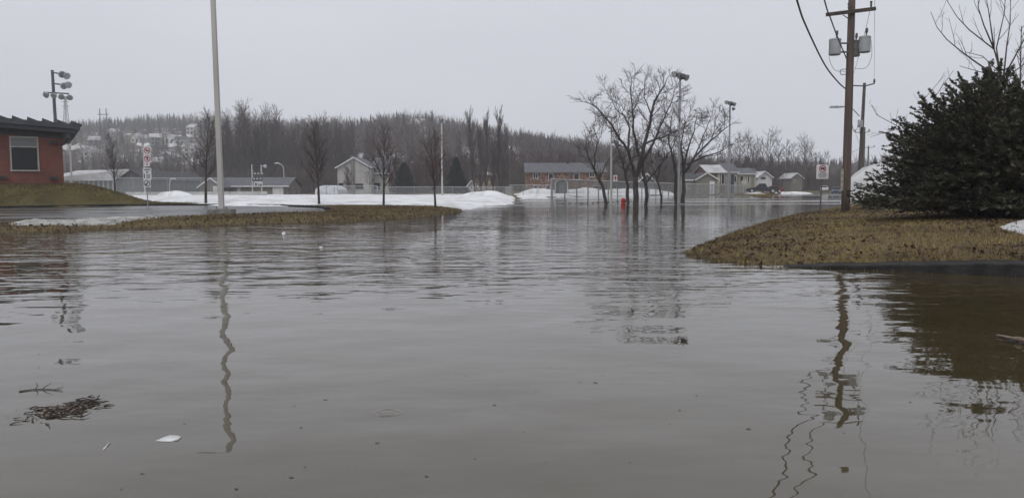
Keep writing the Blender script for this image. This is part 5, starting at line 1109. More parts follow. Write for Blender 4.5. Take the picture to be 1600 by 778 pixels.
def utility_pole(px, base, topz, r0, r1, label, m, arms, lean=(0, 0)):
    t = thing('utility_pole', label, 'utility pole', base); b = MB(); k = 8
    b.tube([(base.x + lean[0] * i / k, base.y + lean[1] * i / k, base.z - 0.3 + (topz - base.z + 0.3) * i / k) for i in range(k + 1)], [r0 + (r1 - r0) * i / k for i in range(k + 1)], 12); b.build('pole', M[m], t, world=True, smooth=True)
    return t
UPY = 33.5; ub_ = on(1322, UPY); up_lean = at(1328.5, 0, UPY).x - at(1322, 324, UPY).x
def zat(py, Y, px=1325): return at(px, py, Y).z
def main_pole():
    base = ub_; H = 9.9; t = utility_pole(1322, base, H, 0.185, 0.135, 'thick brown wooden utility pole with three grey transformers on grass mound', 'pole_wood', [], (0.02, 0))
    X = base.x + 0.02; Y = UPY
    a0 = at(1291, 23.5, Y - 0.2); a1 = at(1368, 14, Y - 0.2); b = MB(); d = a1 - a0; b.box((a0 + a1) / 2, (d.length, 0.11, 0.14), tilt=Matrix.Rotation(-math.atan2(d.z, d.x), 3, 'Y')); b.build('crossarm', M['arm_wood'], t, world=True)
    b = MB(); b.tube([at(1317, 24, Y - 0.18), at(1326, 30, Y - 0.12)], 0.02, 5); b.build('brace', M['galv_dark'], t, world=True)
    for px, py in ((1361, 14), (1326, 17)):
        q = at(px, py, Y - 0.2); b = MB(); b.tube([q, q + Vector((0, 0, 0.12)), q + Vector((0, 0, 0.2)), q + Vector((0, 0, 0.3))], [0.02, 0.045, 0.04, 0.055], 8); b.build('insulator', M['porcelain'], t, world=True)
    for px, py, dy, sc_, nm in ((1304.5, 74, -0.1, 1.0, 'l'), (1351, 70, 0.0, 1.0, 'r'), (1335, 77, 0.42, 0.95, 'b')):
        q = at(px, py, Y + dy); r_ = 0.235 * sc_; h = 0.66 * sc_
        b = MB(); b.tube([q - Vector((0, 0, h / 2)), q - Vector((0, 0, h / 2 - 0.03)), q + Vector((0, 0, h / 2 - 0.06)), q + Vector((0, 0, h / 2 - 0.06)), q + Vector((0, 0, h / 2))], [r_ * 0.9, r_, r_, r_ * 1.07, r_ * 1.0], 20); tr = b.build('transformer', M['trafo'], t, world=True, smooth=False)
        b = MB(); b.tube([q + Vector((0.06, 0, h / 2)), q + Vector((0.06, 0, h / 2 + 0.1)), q + Vector((0.07, 0, h / 2 + 0.2)), q + Vector((0.08, 0, h / 2 + 0.34))], [0.04, 0.025, 0.06, 0.045], 8); b.build('bushing', M['porcelain'], tr, world=True)
        b = MB(); e = Vector((X, Y + dy * 0.3, q.z)); b.box((q + e) / 2 + Vector((0, 0, 0.16)), (abs(q.x - e.x), 0.08, 0.06)); b.box((q + e) / 2 - Vector((0, 0, 0.2)), (abs(q.x - e.x), 0.08, 0.06)); b.build('bracket', M['galv_dark'], t, world=True)
        if nm in 'lr':
            s = -1 if nm == 'l' else 1; pts = [q + Vector((s * r_, -0.05, 0.2)), q + Vector((s * (r_ + 0.03), -0.1, -0.45)), q + Vector((s * 0.05, -0.15, -0.95)), q + Vector((-s * 0.35, -0.15, -1.02)), Vector((X - s * -0.1, Y - 0.2, q.z - 1.0))]
            b = MB(); b.tube(smooth_curve(pts), 0.009, 5); b.build('drop_lead', M['wire'], t, world=True)
    b = MB(); q = at(1318, 112, Y - 0.2); b.tube(smooth_curve([q + Vector((0.1, 0, 0.1)), q + Vector((-0.12, 0, 0.05)), q + Vector((-0.1, 0, -0.12)), q + Vector((0.1, 0, -0.12))]), 0.015, 5); b.build('lead_coil', M['wire'], t, world=True)
    b = MB(); b.box((base.x - 0.19, Y - 0.03, zat(281, Y)), (0.05, 0.16, 0.9)); b.build('reflector_strip', M['side_cream'], t, world=True)
def smooth_curve(pts, n=6):
    pts = [Vector(p) for p in pts]; out = []; P = [pts[0]] + pts + [pts[-1]]
    for i in range(1, len(P) - 2):
        a, b, c, d = P[i - 1], P[i], P[i + 1], P[i + 2]
        for k in range(n):
            t = k / n; out.append(0.5 * ((2 * b) + (c - a) * t + (2 * a - 5 * b + 4 * c - d) * t * t + (3 * b - a - 3 * c + d) * t ** 3))
    out.append(pts[-1]); return out
main_pole()
def far_pole(px, Y, ty, label, arm_px, arm_y, r, extras=None, lean=0.0):
    base = on(px, Y); top = at(px, ty, Y).z; t = utility_pole(px, base, top, r, r * 0.7, label, 'pole_grey', [], (lean, 0)); X = base.x + lean
    a0 = at(arm_px[0], arm_y[0], Y - 0.15); a1 = at(arm_px[1], arm_y[1], Y - 0.15); c0 = Vector((X, Y - 0.1, (a0.z + a1.z) / 2 - 0.1)); b = MB(); b.tube([a0, c0, a1], 0.05, 6); b.build('crossarm', M['galv_dark'], t, world=True)
    for q in (a0, a1): b = MB(); b.tube([q - Vector((0, 0, 0.02)), q + Vector((0, 0, 0.15)), q + Vector((0, 0, 0.35))], [0.03, 0.09, 0.06], 7); b.build('insulator', M['porcelain'], t, world=True)
    return t
P2Y = 62.0
t2 = far_pole(1341.5, P2Y, 130, 'second wooden utility pole behind snow heap with street lamp arm', (1327, 1366), (134, 131), 0.16, lean=0.22)
b = MB(); a0 = at(1343, 182, P2Y); a1 = at(1318, 167, P2Y - 0.3); b.tube(smooth_curve([a0, at(1330, 169, P2Y), a1]), 0.04, 6); b.build('lamp_arm', M['galv'], t2, world=True)
b = MB(); q = at(1307, 167.5, P2Y - 0.3); b.tube([a1, q], [0.06, 0.1], 8); b.box(q + Vector((-0.2, 0, 0)), (0.7, 0.28, 0.16), taper=0.7); lh = b.build('lamp_head', M['galv'], t2, world=True)
b = MB(); q = at(1344, 199, P2Y - 0.2); b.tube([q, q + Vector((0, 0, 0.55))], 0.2, 10); b.build('transformer', M['trafo'], t2, world=True)
far_pole(1348, 105, 199, 'third utility pole with short crossarm beyond the snow heap', (1336, 1358), (207, 206), 0.17)
far_pole(1355, 150, 228, 'farthest thin utility pole beyond the snow heap', (1348, 1366), (230.5, 230), 0.16)
far_pole(1254, 196, 256, 'distant wooden pole at the far end of flooded street', (1251, 1258), (258, 258), 0.15)

def cable(label, pts, r, sag=0.0, n=24, name='overhead_cable'):
    pts = [Vector(p) for p in pts]
    if len(pts) == 2:
        a, b = pts; q = [a.lerp(b, i / n) - Vector((0, 0, sag * 4 * (i / n) * (1 - i / n))) for i in range(n + 1)]
    else: q = smooth_curve(pts, 10)
    m_ = MB(); m_.tube(q, r, 6); o = m_.build(name, M['wire'], None); return tag(o, label, 'cable', 'overhead cables')
p_lo = at(1321, 139, UPY - 0.15); m1 = at(1289, 102, 28.5); m2 = at(1262, 47, 23.5); m3 = at(1245, 0, 19.5); dd = (m3 - m2) / 4.0
cable('thick sagging service cable fixed below the transformers and running over the water', [p_lo, at(1309, 128, 31.3), m1, m2, m3, m3 + dd * 7 + Vector((0, 0, 0.5)), m3 + dd * 22 + Vector((0, 0, 2.0))], 0.026)
q0 = at(1324, 95, UPY - 0.2); n2 = at(1298, 30, 27.5); n3 = at(1288, 0, 24.5); dd = (n3 - n2) / 3.0
cable('twisted service cable climbing from the transformers past the crossarm end', [q0, at(1310, 62, 30.5), n2, n3, n3 + dd * 9 + Vector((0, 0, 0.6)), n3 + dd * 24 + Vector((0, 0, 2.5))], 0.024)
cable('thin primary wire from the second pole crossarm over the juniper side', [at(1366, 129.5, P2Y - 0.15), at(1366.5, 60, 46), at(1367, -6, 36), at(1372, -160, 24)], 0.009)
cable('thin wire from transformer pole crossarm to the second utility pole', [at(1361, 10, UPY - 0.2), at(1327, 131.5, P2Y - 0.15)], 0.009, 0.4)
cable('drooping cable between transformer pole and second utility pole', [at(1326, 150, UPY + 0.1), at(1334, 205, 52), at(1342.5, 196, P2Y - 0.1)], 0.02)
cable('thin cable from second utility pole to third pole', [at(1343, 200, P2Y), at(1348, 214, 105)], 0.02, 0.8)
cable('thin wire between third and farthest utility pole', [at(1336, 205, 105), at(1348, 229, 150)], 0.02, 0.6)
cable('faint wire crossing the far street towards the distant wooden pole', [at(1345, 231, 105), at(1254, 258, 196)], 0.022, 1.0)

# transmission towers on the hill
def pylon(px, Y, ty, by, kind, label):
    p = on(px, Y); z = at(px, ty, Y).z; t = thing('transmission_tower', label, 'tower', p); b = MB(); x = p.x
    if kind == 'H':
        w = 5 / FPX * Y
        for s in (-1, 1): b = MB(); b.tube([(x + s * w, Y, p.z - 1), (x + s * w, Y, z)], 0.5, 5); b.build('leg', M['galv_dark'], t, world=True)
        b = MB(); b.tube([(x - w * 1.7, Y, z - 5), (x + w * 1.7, Y, z - 5)], 0.4, 5); b.build('crossarm', M['galv_dark'], t, world=True)
    else:
        w = 4 / FPX * Y
        for sx in (-1, 1):
            for sy in (-1, 1): b = MB(); b.tube([(x + sx * w, Y + sy * w, p.z - 1), (x + sx * w * 0.2, Y + sy * w * 0.2, z)], 0.28, 4); b.build('leg', M['galv_dark'], t, world=True)
        b = MB(); n = 8; zz = p.z
        for i in range(n):
            u, v = i / n, (i + 1) / n; wa, wb = w * (1 - 0.8 * u), w * (1 - 0.8 * v); za, zb = p.z + (z - p.z) * u, p.z + (z - p.z) * v
            b.tube([(x - wa, Y - wa, za), (x + wb, Y - wb, zb)], 0.16, 3); b.tube([(x + wa, Y - wa, za), (x - wb, Y - wb, zb)], 0.16, 3)
        b.build('lattice', M['galv_dark'], t, world=True)
        for f in (0.75, 0.86): b = MB(); zc = p.z + (z - p.z) * f; b.tube([(x - 1.5 * w, Y, zc), (x + 1.5 * w, Y, zc)], 0.25, 4); b.build('crossarm', M['galv_dark'], t, world=True)
pylon(108.5, 700, 151, 192, 'L', 'faint lattice transmission tower on the hazy hill behind the mast')
pylon(166, 690, 170, 195, 'H', 'faint twin pole transmission tower on the hazy hill ridge')

# ------------------------------------------------------------------ signs
def text_mesh(body, size, parent, c, m, depth=0.006):
    cu = bpy.data.curves.new('lettering', 'FONT'); cu.body = body; cu.size = size; cu.align_x = 'CENTER'; cu.align_y = 'CENTER'; cu.extrude = depth / 2
    tmp = bpy.data.objects.new('lettering', cu); COL.objects.link(tmp); dg = bpy.context.evaluated_depsgraph_get(); me = bpy.data.meshes.new_from_object(tmp.evaluated_get(dg)); bpy.data.objects.remove(tmp)
    me.materials.clear(); me.materials.append(m); o = bpy.data.objects.new('lettering', me); COL.objects.link(o); o.parent = parent; o.location = Vector(c) - origin_of(parent); o.rotation_euler = (math.pi / 2, 0, 0); return o
def plate(parent, c, w, h, m='sign_white', rim=None, name='sign_plate'):
    b = MB(); r = min(w, h) * 0.07
    poly = []
    for sx, sz, a0 in ((1, 1, 0), (-1, 1, 90), (-1, -1, 180), (1, -1, 270)):
        for k in range(4): a = R(a0 + 30 * k); poly.append((c[0] + sx * (w / 2 - r) + r * math.cos(a), c[2] + sz * (h / 2 - r) + r * math.sin(a)))
    b.prism(poly, 1, c[1] - 0.012, c[1] + 0.012); o = b.build(name, M[m], parent, world=True); return o
def ban(parent_plate, c, r, m='sign_red', slash=True):
    b = MB(); b.ring(c, r * 0.80, r, c[1] - 0.026, c[1] - 0.014)
    if slash: b.box((c[0], c[1] - 0.0215, c[2]), (r * 1.75, 0.008, r * 0.2), tilt=Matrix.Rotation(R(45), 3, 'Y'))
    b.build('ring', M[m], parent_plate, world=True)
def truck_sign():
    Y = 31.8; p = on(1282, Y); t = thing('no_truck_sign', 'white no truck sign on thin post at flooded mound edge', 'sign', p)
    b = MB(); tx = at(1285, 258, Y); b.tube([(p.x, Y, -0.35), (tx.x, Y, tx.z)], 0.032, 8); b.build('post', M['galv_dark'], t, world=True)
    c = at(1285, 268.6, Y - 0.06); w = 18.5 / FPX * Y; h = 22 / FPX * Y; pl = plate(t, c, w, h)
    rc = (c.x, c.y, c.z + h * 0.22); ban(pl, rc, w * 0.29)
    b = MB(); r_ = w * 0.29; y0, y1 = c.y - 0.02, c.y - 0.0135; bx = lambda u0, u1, v0, v1: b.prism([(rc[0] + u0 * r_, rc[2] + v0 * r_), (rc[0] + u1 * r_, rc[2] + v0 * r_), (rc[0] + u1 * r_, rc[2] + v1 * r_), (rc[0] + u0 * r_, rc[2] + v1 * r_)], 1, y0, y1)
    bx(-0.18, 0.56, -0.2, 0.36); bx(-0.56, -0.2, -0.2, 0.16); b.disc((rc[0] - 0.36 * r_, (y0 + y1) / 2, rc[2] - 0.24 * r_), 0.13 * r_, 1, y1 - y0 + 0.001, 10); b.disc((rc[0] + 0.3 * r_, (y0 + y1) / 2, rc[2] - 0.24 * r_), 0.13 * r_, 1, y1 - y0 + 0.002, 10)
    b.build('truck_symbol', M['sign_black'], pl, world=True)
    for k, s in enumerate(('EXCEPTÉ', 'LIVRAISON', 'LOCALE')): text_mesh(s, h * 0.135, pl, (c.x, c.y - 0.0165, c.z - h * (0.13 + 0.125 * k)), M['sign_black'])
truck_sign()
def stack_sign():
    Y = 53.0; p = on(230, Y); t = thing('parking_sign_post', 'post stacked with no parking signs and white notice at lawn kerb', 'sign', p)
    b = MB(); b.tube([(p.x, Y, p.z - 0.3), (p.x, Y, at(229, 229, Y).z)], 0.035, 8); b.build('post', M['galv'], t, world=True)
    k = Y / FPX
    c = at(230, 235.5, Y - 0.06); pl = plate(t, c, 10.5 * k, 12.5 * k); ban(pl, c, 4.9 * k)
    b = MB(); b.box((c.x, c.y - 0.017, c.z), (4.6 * k, 0.006, 2.2 * k)); b.build('symbol', M['sign_black'], pl, world=True)
    c = at(230, 248.3, Y - 0.06); pl = plate(t, c, 10.5 * k, 12.5 * k); ban(pl, c, 4.9 * k)
    b = MB(); b.box((c.x, c.y - 0.017, c.z), (1.6 * k, 0.006, 5.4 * k)); b.box((c.x, c.y - 0.0165, c.z + 1.6 * k), (4.2 * k, 0.005, 1.8 * k)); b.build('symbol', M['sign_black'], pl, world=True)
    c = at(230, 257.6, Y - 0.06); pl = plate(t, c, 8 * k, 5 * k); b = MB(); b.prism([(c.x - 1.6 * k, c.z + 1.6 * k), (c.x + 1.6 * k, c.z + 1.6 * k), (c.x, c.z - 1.8 * k)], 1, c.y - 0.02, c.y - 0.0135); b.build('symbol', M['sign_red'], pl, world=True)
    c = at(230, 271.4, Y - 0.06); pl = plate(t, c, 13 * k, 17.6 * k)
    for dz, w in ((6.6, 11), (5.4, 8), (-1.5, 6), (-3.4, 6), (-5.2, 5), (-6.8, 6)): b = MB(); b.box((c.x + (1.6 * k if dz < 0 else 0), c.y - 0.017, c.z + dz * k), (w * k, 0.006, 0.75 * k)); b.build('text_line', M['sign_black'], pl, world=True)
    b = MB(); b.box((c.x, c.y - 0.017, c.z + 2.4 * k), (2.6 * k, 0.006, 1.8 * k)); b.box((c.x - 4.6 * k, c.y - 0.017, c.z - 3.8 * k), (1.6 * k, 0.006, 7 * k)); b.build('symbol', M['sign_black'], pl, world=True)
    c = at(230, 286.5, Y - 0.06); pl = plate(t, c, 11 * k, 12.4 * k); ban(pl, c, 5.0 * k, 'sign_green', False)
    b = MB(); b.box((c.x, c.y - 0.017, c.z), (1.8 * k, 0.006, 6 * k), tilt=Matrix.Rotation(R(40), 3, 'Y')); b.prism([(c.x + 0.4 * k, c.z - 3.0 * k), (c.x - 3.0 * k, c.z - 0.2 * k), (c.x - 2.8 * k, c.z - 3.2 * k)], 1, c.y - 0.0215, c.y - 0.0145); b.build('symbol', M['sign_black'], pl, world=True)
stack_sign()
def hydrant():
    p = gp(974, 320.2); p.z = gz(p.x, p.y); t = thing('fire_hydrant', 'red fire hydrant standing half under water in front of fence', 'hydrant', p); x, y = p.x, p.y; zt = at(974, 309.0, y).z; s = zt / 0.62; m_ = 0.62 * s
    b = MB(); prof = [(-0.4, 0.13), (0.02, 0.13), (0.05, 0.165), (0.09, 0.165), (0.10, 0.125), (0.40, 0.12), (0.42, 0.17), (0.455, 0.17), (0.46, 0.135)]
    b.tube([(x, y, z * s if z > 0 else z) for z, r in prof], [r * s * 1.35 for z, r in prof], 14); b.build('barrel', M['hydrant'], t, world=True)
    b = MB(); prof = [(0.46, 0.135), (0.52, 0.12), (0.565, 0.08), (0.58, 0.035), (0.62, 0.035)]; b.tube([(x, y, z * s) for z, r in prof], [r * s * 1.35 for z, r in prof], 12); b.build('bonnet', M['hydrant'], t, world=True)
    for d in ((-1, 0), (1, 0), (0, -1)): b = MB(); b.tube([(x + d[0] * 0.1 * s, y + d[1] * 0.1 * s, 0.3 * s), (x + d[0] * 0.2 * s, y + d[1] * 0.2 * s, 0.3 * s), (x + d[0] * 0.24 * s, y + d[1] * 0.24 * s, 0.3 * s)], [0.06 * s, 0.075 * s, 0.05 * s], 8); b.build('nozzle_cap', M['hydrant'], t, world=True)
hydrant()
def hydrant_sign():
    Y = 58.3; c = at(961.5, 278.5, Y); t = thing('hydrant_sign', 'small white sign with red hydrant symbol beside slim lamp pole', 'sign', c); k = Y / FPX
    pl = plate(t, c, 6.2 * k, 9.6 * k); b = MB(); y0, y1 = c.y - 0.02, c.y - 0.0135
    b.prism([(c.x - 1.0 * k, c.z - 3.2 * k), (c.x + 1.0 * k, c.z - 3.2 * k), (c.x + 1.0 * k, c.z + 2.2 * k), (c.x + 0.5 * k, c.z + 3.4 * k), (c.x - 0.5 * k, c.z + 3.4 * k), (c.x - 1.0 * k, c.z + 2.2 * k)], 1, y0, y1)
    b.box((c.x, (y0 + y1) / 2, c.z + 0.6 * k), (4.0 * k, 0.005, 1.6 * k)); b.build('hydrant_symbol', M['sign_red'], pl, world=True)
    b = MB(); b.tube([(c.x, Y + 0.04, c.z + 2.8 * k), (at(955.3, 277, Y).x, Y + 0.15, c.z + 2.8 * k)], 0.025, 6); b.build('bracket', M['galv'], t, world=True)
hydrant_sign()
def stop_back():
    Y = 139; p = on(1162, Y); t = thing('stop_sign', 'grey back of an octagonal stop sign behind the fence end', 'sign', p); c = at(1162.5, 285, Y); r_ = 4.2 / FPX * Y
    b = MB(); b.tube([(p.x, Y, p.z - 0.3), (p.x, Y, c.z)], 0.035, 6); b.build('post', M['galv'], t, world=True)
    b = MB(); b.prism([(c.x + r_ * math.cos(R(22.5 + 45 * i)), c.z + r_ * math.sin(R(22.5 + 45 * i))) for i in range(8)], 1, Y - 0.08, Y - 0.05); b.build('sign_plate', M['off_white'], t, world=True)
stop_back()
def scoreboard():
    Y = 106; p = on(400, Y); t = thing('scoreboard', 'park scoreboard on two posts at the rink boards', 'scoreboard', p); k = Y / FPX
    for px, ty in ((394.5, 257), (409, 258)): g_ = on(px, Y); b = MB(); b.tube([(g_.x, Y, g_.z - 0.2), (g_.x, Y, at(px, ty, Y).z)], 0.07, 7); b.build('post', M['pale_steel'], t, world=True)
    c = at(404, 274, Y - 0.12); pl = plate(t, c, 17 * k, 7 * k, 'teal_dark', name='upper_panel'); 
    for dx in (-5.5, 0, 5.5): b = MB(); b.box((c.x + dx * k, c.y - 0.02, c.z + 2.8 * k), (3.6 * k, 0.02, 1.5 * k)); b.build('display', M['off_white'], pl, world=True)
    c = at(402, 280.6, Y - 0.12); pl = plate(t, c, 16 * k, 5.4 * k, 'teal_dark', name='lower_panel')
    for dx in (-5, 0, 5): b = MB(); b.box((c.x + dx * k, c.y - 0.02, c.z + 1.2 * k), (2.6 * k, 0.02, 1.7 * k)); b.build('display', M['off_white'], pl, world=True)
    c = at(403.5, 288, Y - 0.12); pl = plate(t, c, 13 * k, 8.4 * k, 'off_white', name='notice_panel'); b = MB()
    b.box((c.x - 3.6 * k, c.y - 0.02, c.z), (2.6 * k, 0.02, 4.4 * k)); b.box((c.x + 3.6 * k, c.y - 0.02, c.z - 1 * k), (3.0 * k, 0.02, 3.2 * k)); b.box((c.x, c.y - 0.02, c.z - 0.5 * k), (1.2 * k, 0.02, 4.4 * k)); b.build('dark_marks', M['teal_dark'], pl, world=True)
    q = at(414, 259.5, Y); b = MB(); b.tube([at(409, 259, Y), q], 0.04, 5); b.build('lamp_arm', M['pale_steel'], t, world=True); flood_head(t, q, (0.5, -0.7, -0.5), 0.8)
scoreboard()
def street_lamp(px, Y, ty, hx, label, hy=None):
    p = on(px, Y); z = at(px, ty, Y).z; t = thing('street_lamp', label, 'street lamp', p); b = MB(); h = at(hx, ty - 3, Y); b.tube(smooth_curve([(p.x, Y, p.z - 0.3), (p.x, Y, z - 1), (p.x + (h.x - p.x) * 0.3, Y, z), h]), 0.08, 7); b.build('post', M['pale_steel'], t, world=True)
    b = MB(); b.box(h, (0.9, 0.35, 0.18), taper=0.7); b.build('lamp_head', M['lamp_alu'], t, world=True)
street_lamp(444, 140, 258, 433, 'curved street lamp in front of the dark wood by the park shed')
street_lamp(265, 122, 282, 270, 'small leaning lamp behind the park fence near low snow wedge')

# ------------------------------------------------------------------ vehicles
def wheel(t, x, y, z, r, w=0.24):
    b = MB(); b.tube([(x, y - w / 2, z), (x, y - w / 2 + 0.03, z), (x, y + w / 2 - 0.03, z), (x, y + w / 2, z)], [r * 0.9, r, r, r * 0.9], 18); o = b.build('wheel', M['black'], t)
    for s in (-1, 1): h = MB(); h.tube([(x, y + s * (w / 2 + 0.002), z), (x, y + s * (w / 2 + 0.02), z)], [r * 0.62, r * 0.5], 12); h.build('hub', M['chrome'], o)
def shell(prof_low, prof_cab, w, wc):
    """body from side outlines (x,z) widened with a tumblehome cab"""
    b = MB(); n = len(prof_low)
    vs = [(x, -w / 2, z) for x, z in prof_low] + [(x, w / 2, z) for x, z in prof_low]; b.add(vs, [tuple(range(n)), tuple(reversed(range(n, 2 * n)))] + [((i + 1) % n, i, n + i, n + (i + 1) % n) for i in range(n)])
    c = MB(); n = len(prof_cab); zb = min(z for x, z in prof_cab); zt = max(z for x, z in prof_cab)
    ww = lambda z: (w - 0.04) / 2 + (wc - w) / 2 * (z - zb) / (zt - zb)
    vs = [(x, -ww(z), z) for x, z in prof_cab] + [(x, ww(z), z) for x, z in prof_cab]; c.add(vs, [tuple(range(n)), tuple(reversed(range(n, 2 * n)))] + [((i + 1) % n, i, n + i, n + (i + 1) % n) for i in range(n)])
    return b, c, ww
def quad_panel(t, name, m, pts, off=0.012):
    """thin glass panel from side outline on both sides"""
    for s in (-1, 1):
        b = MB(); v = [(x, s * (y + off), z) for x, y, z in pts] + [(x, s * (y + off - 0.03), z) for x, y, z in pts]; n = len(pts)
        b.add(v, [tuple(range(n)), tuple(reversed(range(n, 2 * n)))] + [((i + 1) % n, i, n + i, n + (i + 1) % n) for i in range(n)]); b.build(name, M[m], t)
def pickup(p, rz):
    t = thing('pickup_truck', 'dark charcoal crew cab pickup parked on the lawn beside white house', 'pickup', p, rz)
    low = [(-2.75, 0.55), (-2.72, 0.95), (-1.55, 1.12), (-1.2, 1.15), (0.75, 1.15), (0.8, 1.12), (2.75, 1.12), (2.78, 0.6), (2.3, 0.45), (-2.4, 0.42)]
    cab = [(-1.25, 1.14), (-0.55, 1.78), (0.45, 1.82), (0.85, 1.14)]
    a, c, ww = shell(low, cab, 1.9, 1.55); a.build('body', M['car_dark'], t); c.build('cab', M['car_dark'], t)
    quad_panel(t, 'side_window', 'glass', [(-0.98, ww(1.2), 1.2), (-0.5, ww(1.7), 1.7), (-0.2, ww(1.71), 1.71), (-0.2, ww(1.2), 1.2)]); quad_panel(t, 'side_window', 'glass', [(-0.1, ww(1.2), 1.2), (-0.1, ww(1.71), 1.71), (0.38, ww(1.73), 1.73), (0.66, ww(1.2), 1.2)])
    for x in (-1.8, 1.75):
        for y in (-0.86, 0.86): wheel(t, x, y, 0.42, 0.42)
    for y in (-0.7, 0.7): b = MB(); b.box((-2.74, y, 0.86), (0.08, 0.36, 0.2)); b.build('headlight', M['lamp_lens'], t); b = MB(); b.box((2.775, y * 1.2, 0.92), (0.05, 0.18, 0.34)); b.build('tail_light', M['sign_red'], t)
    b = MB(); b.box((-2.78, 0, 0.55), (0.16, 1.8, 0.24)); b.build('bumper', M['galv_dark'], t); b = MB(); b.box((2.8, 0, 0.58), (0.14, 1.8, 0.2)); b.build('bumper', M['chrome'], t)
    for s in (-1, 1): b = MB(); b.box((-0.95, s * 1.02, 1.2), (0.14, 0.2, 0.16)); b.build('mirror', M['black'], t)
def car(p, rz, m, label, hatch=False):
    t = thing('parked_car', label, 'car', p, rz)
    low = [(-2.15, 0.45), (-2.12, 0.78), (-1.2, 0.92), (1.6, 0.96), (2.1, 0.9), (2.15, 0.45), (1.8, 0.3), (-1.8, 0.3)]; cab = [(-1.05, 0.92), (-0.3, 1.42), (0.9, 1.45), (1.75 if hatch else 1.55, 0.95)]
    a, c, ww = shell(low, cab, 1.75, 1.35); a.build('body', M[m], t); c.build('cabin', M[m], t)
    quad_panel(t, 'side_window', 'glass', [(-0.8, ww(0.98), 0.98), (-0.25, ww(1.36), 1.36), (0.25, ww(1.38), 1.38), (0.25, ww(0.98), 0.98)]); quad_panel(t, 'side_window', 'glass', [(0.33, ww(0.98), 0.98), (0.33, ww(1.38), 1.38), (0.88, ww(1.38), 1.38), (1.35, ww(1.0), 1.0)])
    def pane(name, x0, z0, x1, z1, w0, w1):
        nrm = Vector((z1 - z0, 0, -(x1 - x0))).normalized() * (0.015 if x1 > x0 and name == 'rear_window' else 0.015)
        if name == 'windscreen': nrm = Vector((-(z1 - z0), 0, (x1 - x0))).normalized() * 0.015
        b = MB(); v = [(x0, -w0, z0), (x0, w0, z0), (x1, w1, z1), (x1, -w1, z1)]; o = [(q[0] + nrm.x, q[1], q[2] + abs(nrm.z)) for q in v]; b.add(o + v, [(0, 1, 2, 3), (7, 6, 5, 4), (0, 4, 5, 1), (1, 5, 6, 2), (2, 6, 7, 3), (3, 7, 4, 0)]); b.build(name, M['glass'], t)
    pane('windscreen', -0.95, 0.99, -0.36, 1.38, 0.72, 0.6); pane('rear_window', 1.5, 1.02, 0.98, 1.40, 0.72, 0.6)
    for x in (-1.35, 1.35):
        for y in (-0.78, 0.78): wheel(t, x, y, 0.32, 0.32, 0.2)
    for y in (-0.62, 0.62): b = MB(); b.box((-2.12, y, 0.66), (0.08, 0.34, 0.14)); b.build('headlight', M['lamp_lens'], t); b = MB(); b.box((2.12, y, 0.72), (0.08, 0.34, 0.16)); b.build('tail_light', M['sign_red'], t)
    return t
YP = 141.0; q = on(1191, YP); pickup(q, R(-12))
q = on(1206, 150); car(q, R(-12), 'car_red', 'red car half hidden behind the parked charcoal pickup')
q = on(1307, 158); car(q, R(68), 'car_blue', 'dark blue car far down the flooded street')
q = on(1288, 185); car(q, R(68), 'car_white', 'pale car at the far end of flooded street, behind sign post')

# ------------------------------------------------------------------ wooded hillside
rsH = np.random.RandomState(5)
HOUSES = [(176, 214, 9, 'side_white', 'roof_snow'), (150, 222, 11, 'side_brown', 'roof_snow'), (214, 219, 17, 'side_white', 'roof_snow'), (246, 222, 15, 'side_tan', 'roof_snow'), (268, 219, 14, 'side_white', 'roof_snow'), (283, 222, 12, 'side_pale', 'shingle_dark'),
          (142, 246, 9, 'side_pale', 'roof_snow'), (246, 258, 12, 'side_brown', 'roof_snow'), (262, 250, 20, 'side_brown', 'roof_snow'), (300, 205, 10, 'side_pale', 'roof_snow'), (130, 238, 10, 'side_tan', 'roof_snow'), (310, 262, 14, 'side_pale', 'roof_snow'), (298, 240, 10, 'side_white', 'roof_snow'),
          (566, 203, 8, 'side_white', 'roof_snow'), (578, 208, 11, 'side_pale', 'roof_snow'), (650, 204, 13, 'side_white', 'roof_snow'), (705, 206, 22, 'side_brown', 'roof_snow'), (735, 248, 14, 'side_pale', 'roof_snow'), (769, 232, 8, 'side_white', 'roof_snow'), (800, 246, 9, 'side_white', 'roof_snow'),
          (874, 246, 14, 'side_pale', 'shingle'), (905, 246, 10, 'side_white', 'shingle'), (922, 246, 12, 'side_pale', 'roof_snow'), (112, 214, 10, 'side_brown', 'roof_snow'), (232, 240, 9, 'side_white', 'shingle')]
HP = []
WN = {'side_white': 'white', 'side_brown': 'dark brown', 'side_tan': 'tan', 'side_pale': 'pale grey'}
RN = {'roof_snow': 'snow dusted roof', 'shingle': 'grey roof', 'shingle_dark': 'dark roof'}
AREA = lambda px: 'high on the hill above the ribbed hall' if px < 345 else ('on the hilltop above the pale gabled house' if px < 730 else 'on the slope above the long stone house')
def hill_hit(px, py):
    """distance at which the sight line of the photograph meets the hill"""
    D = np.interp(px, *zip(*RDIST_PX)); Ys = np.linspace(0.34 * D, 1.02 * D, 140); d = ray(px, py); zs = EYE + d.z / d.y * Ys; g = height(d.x / d.y * Ys, Ys)
    k = np.where(g + 1.0 >= zs)[0]; return float(Ys[k[0]]) if len(k) else float(0.95 * D)
hcount = {}
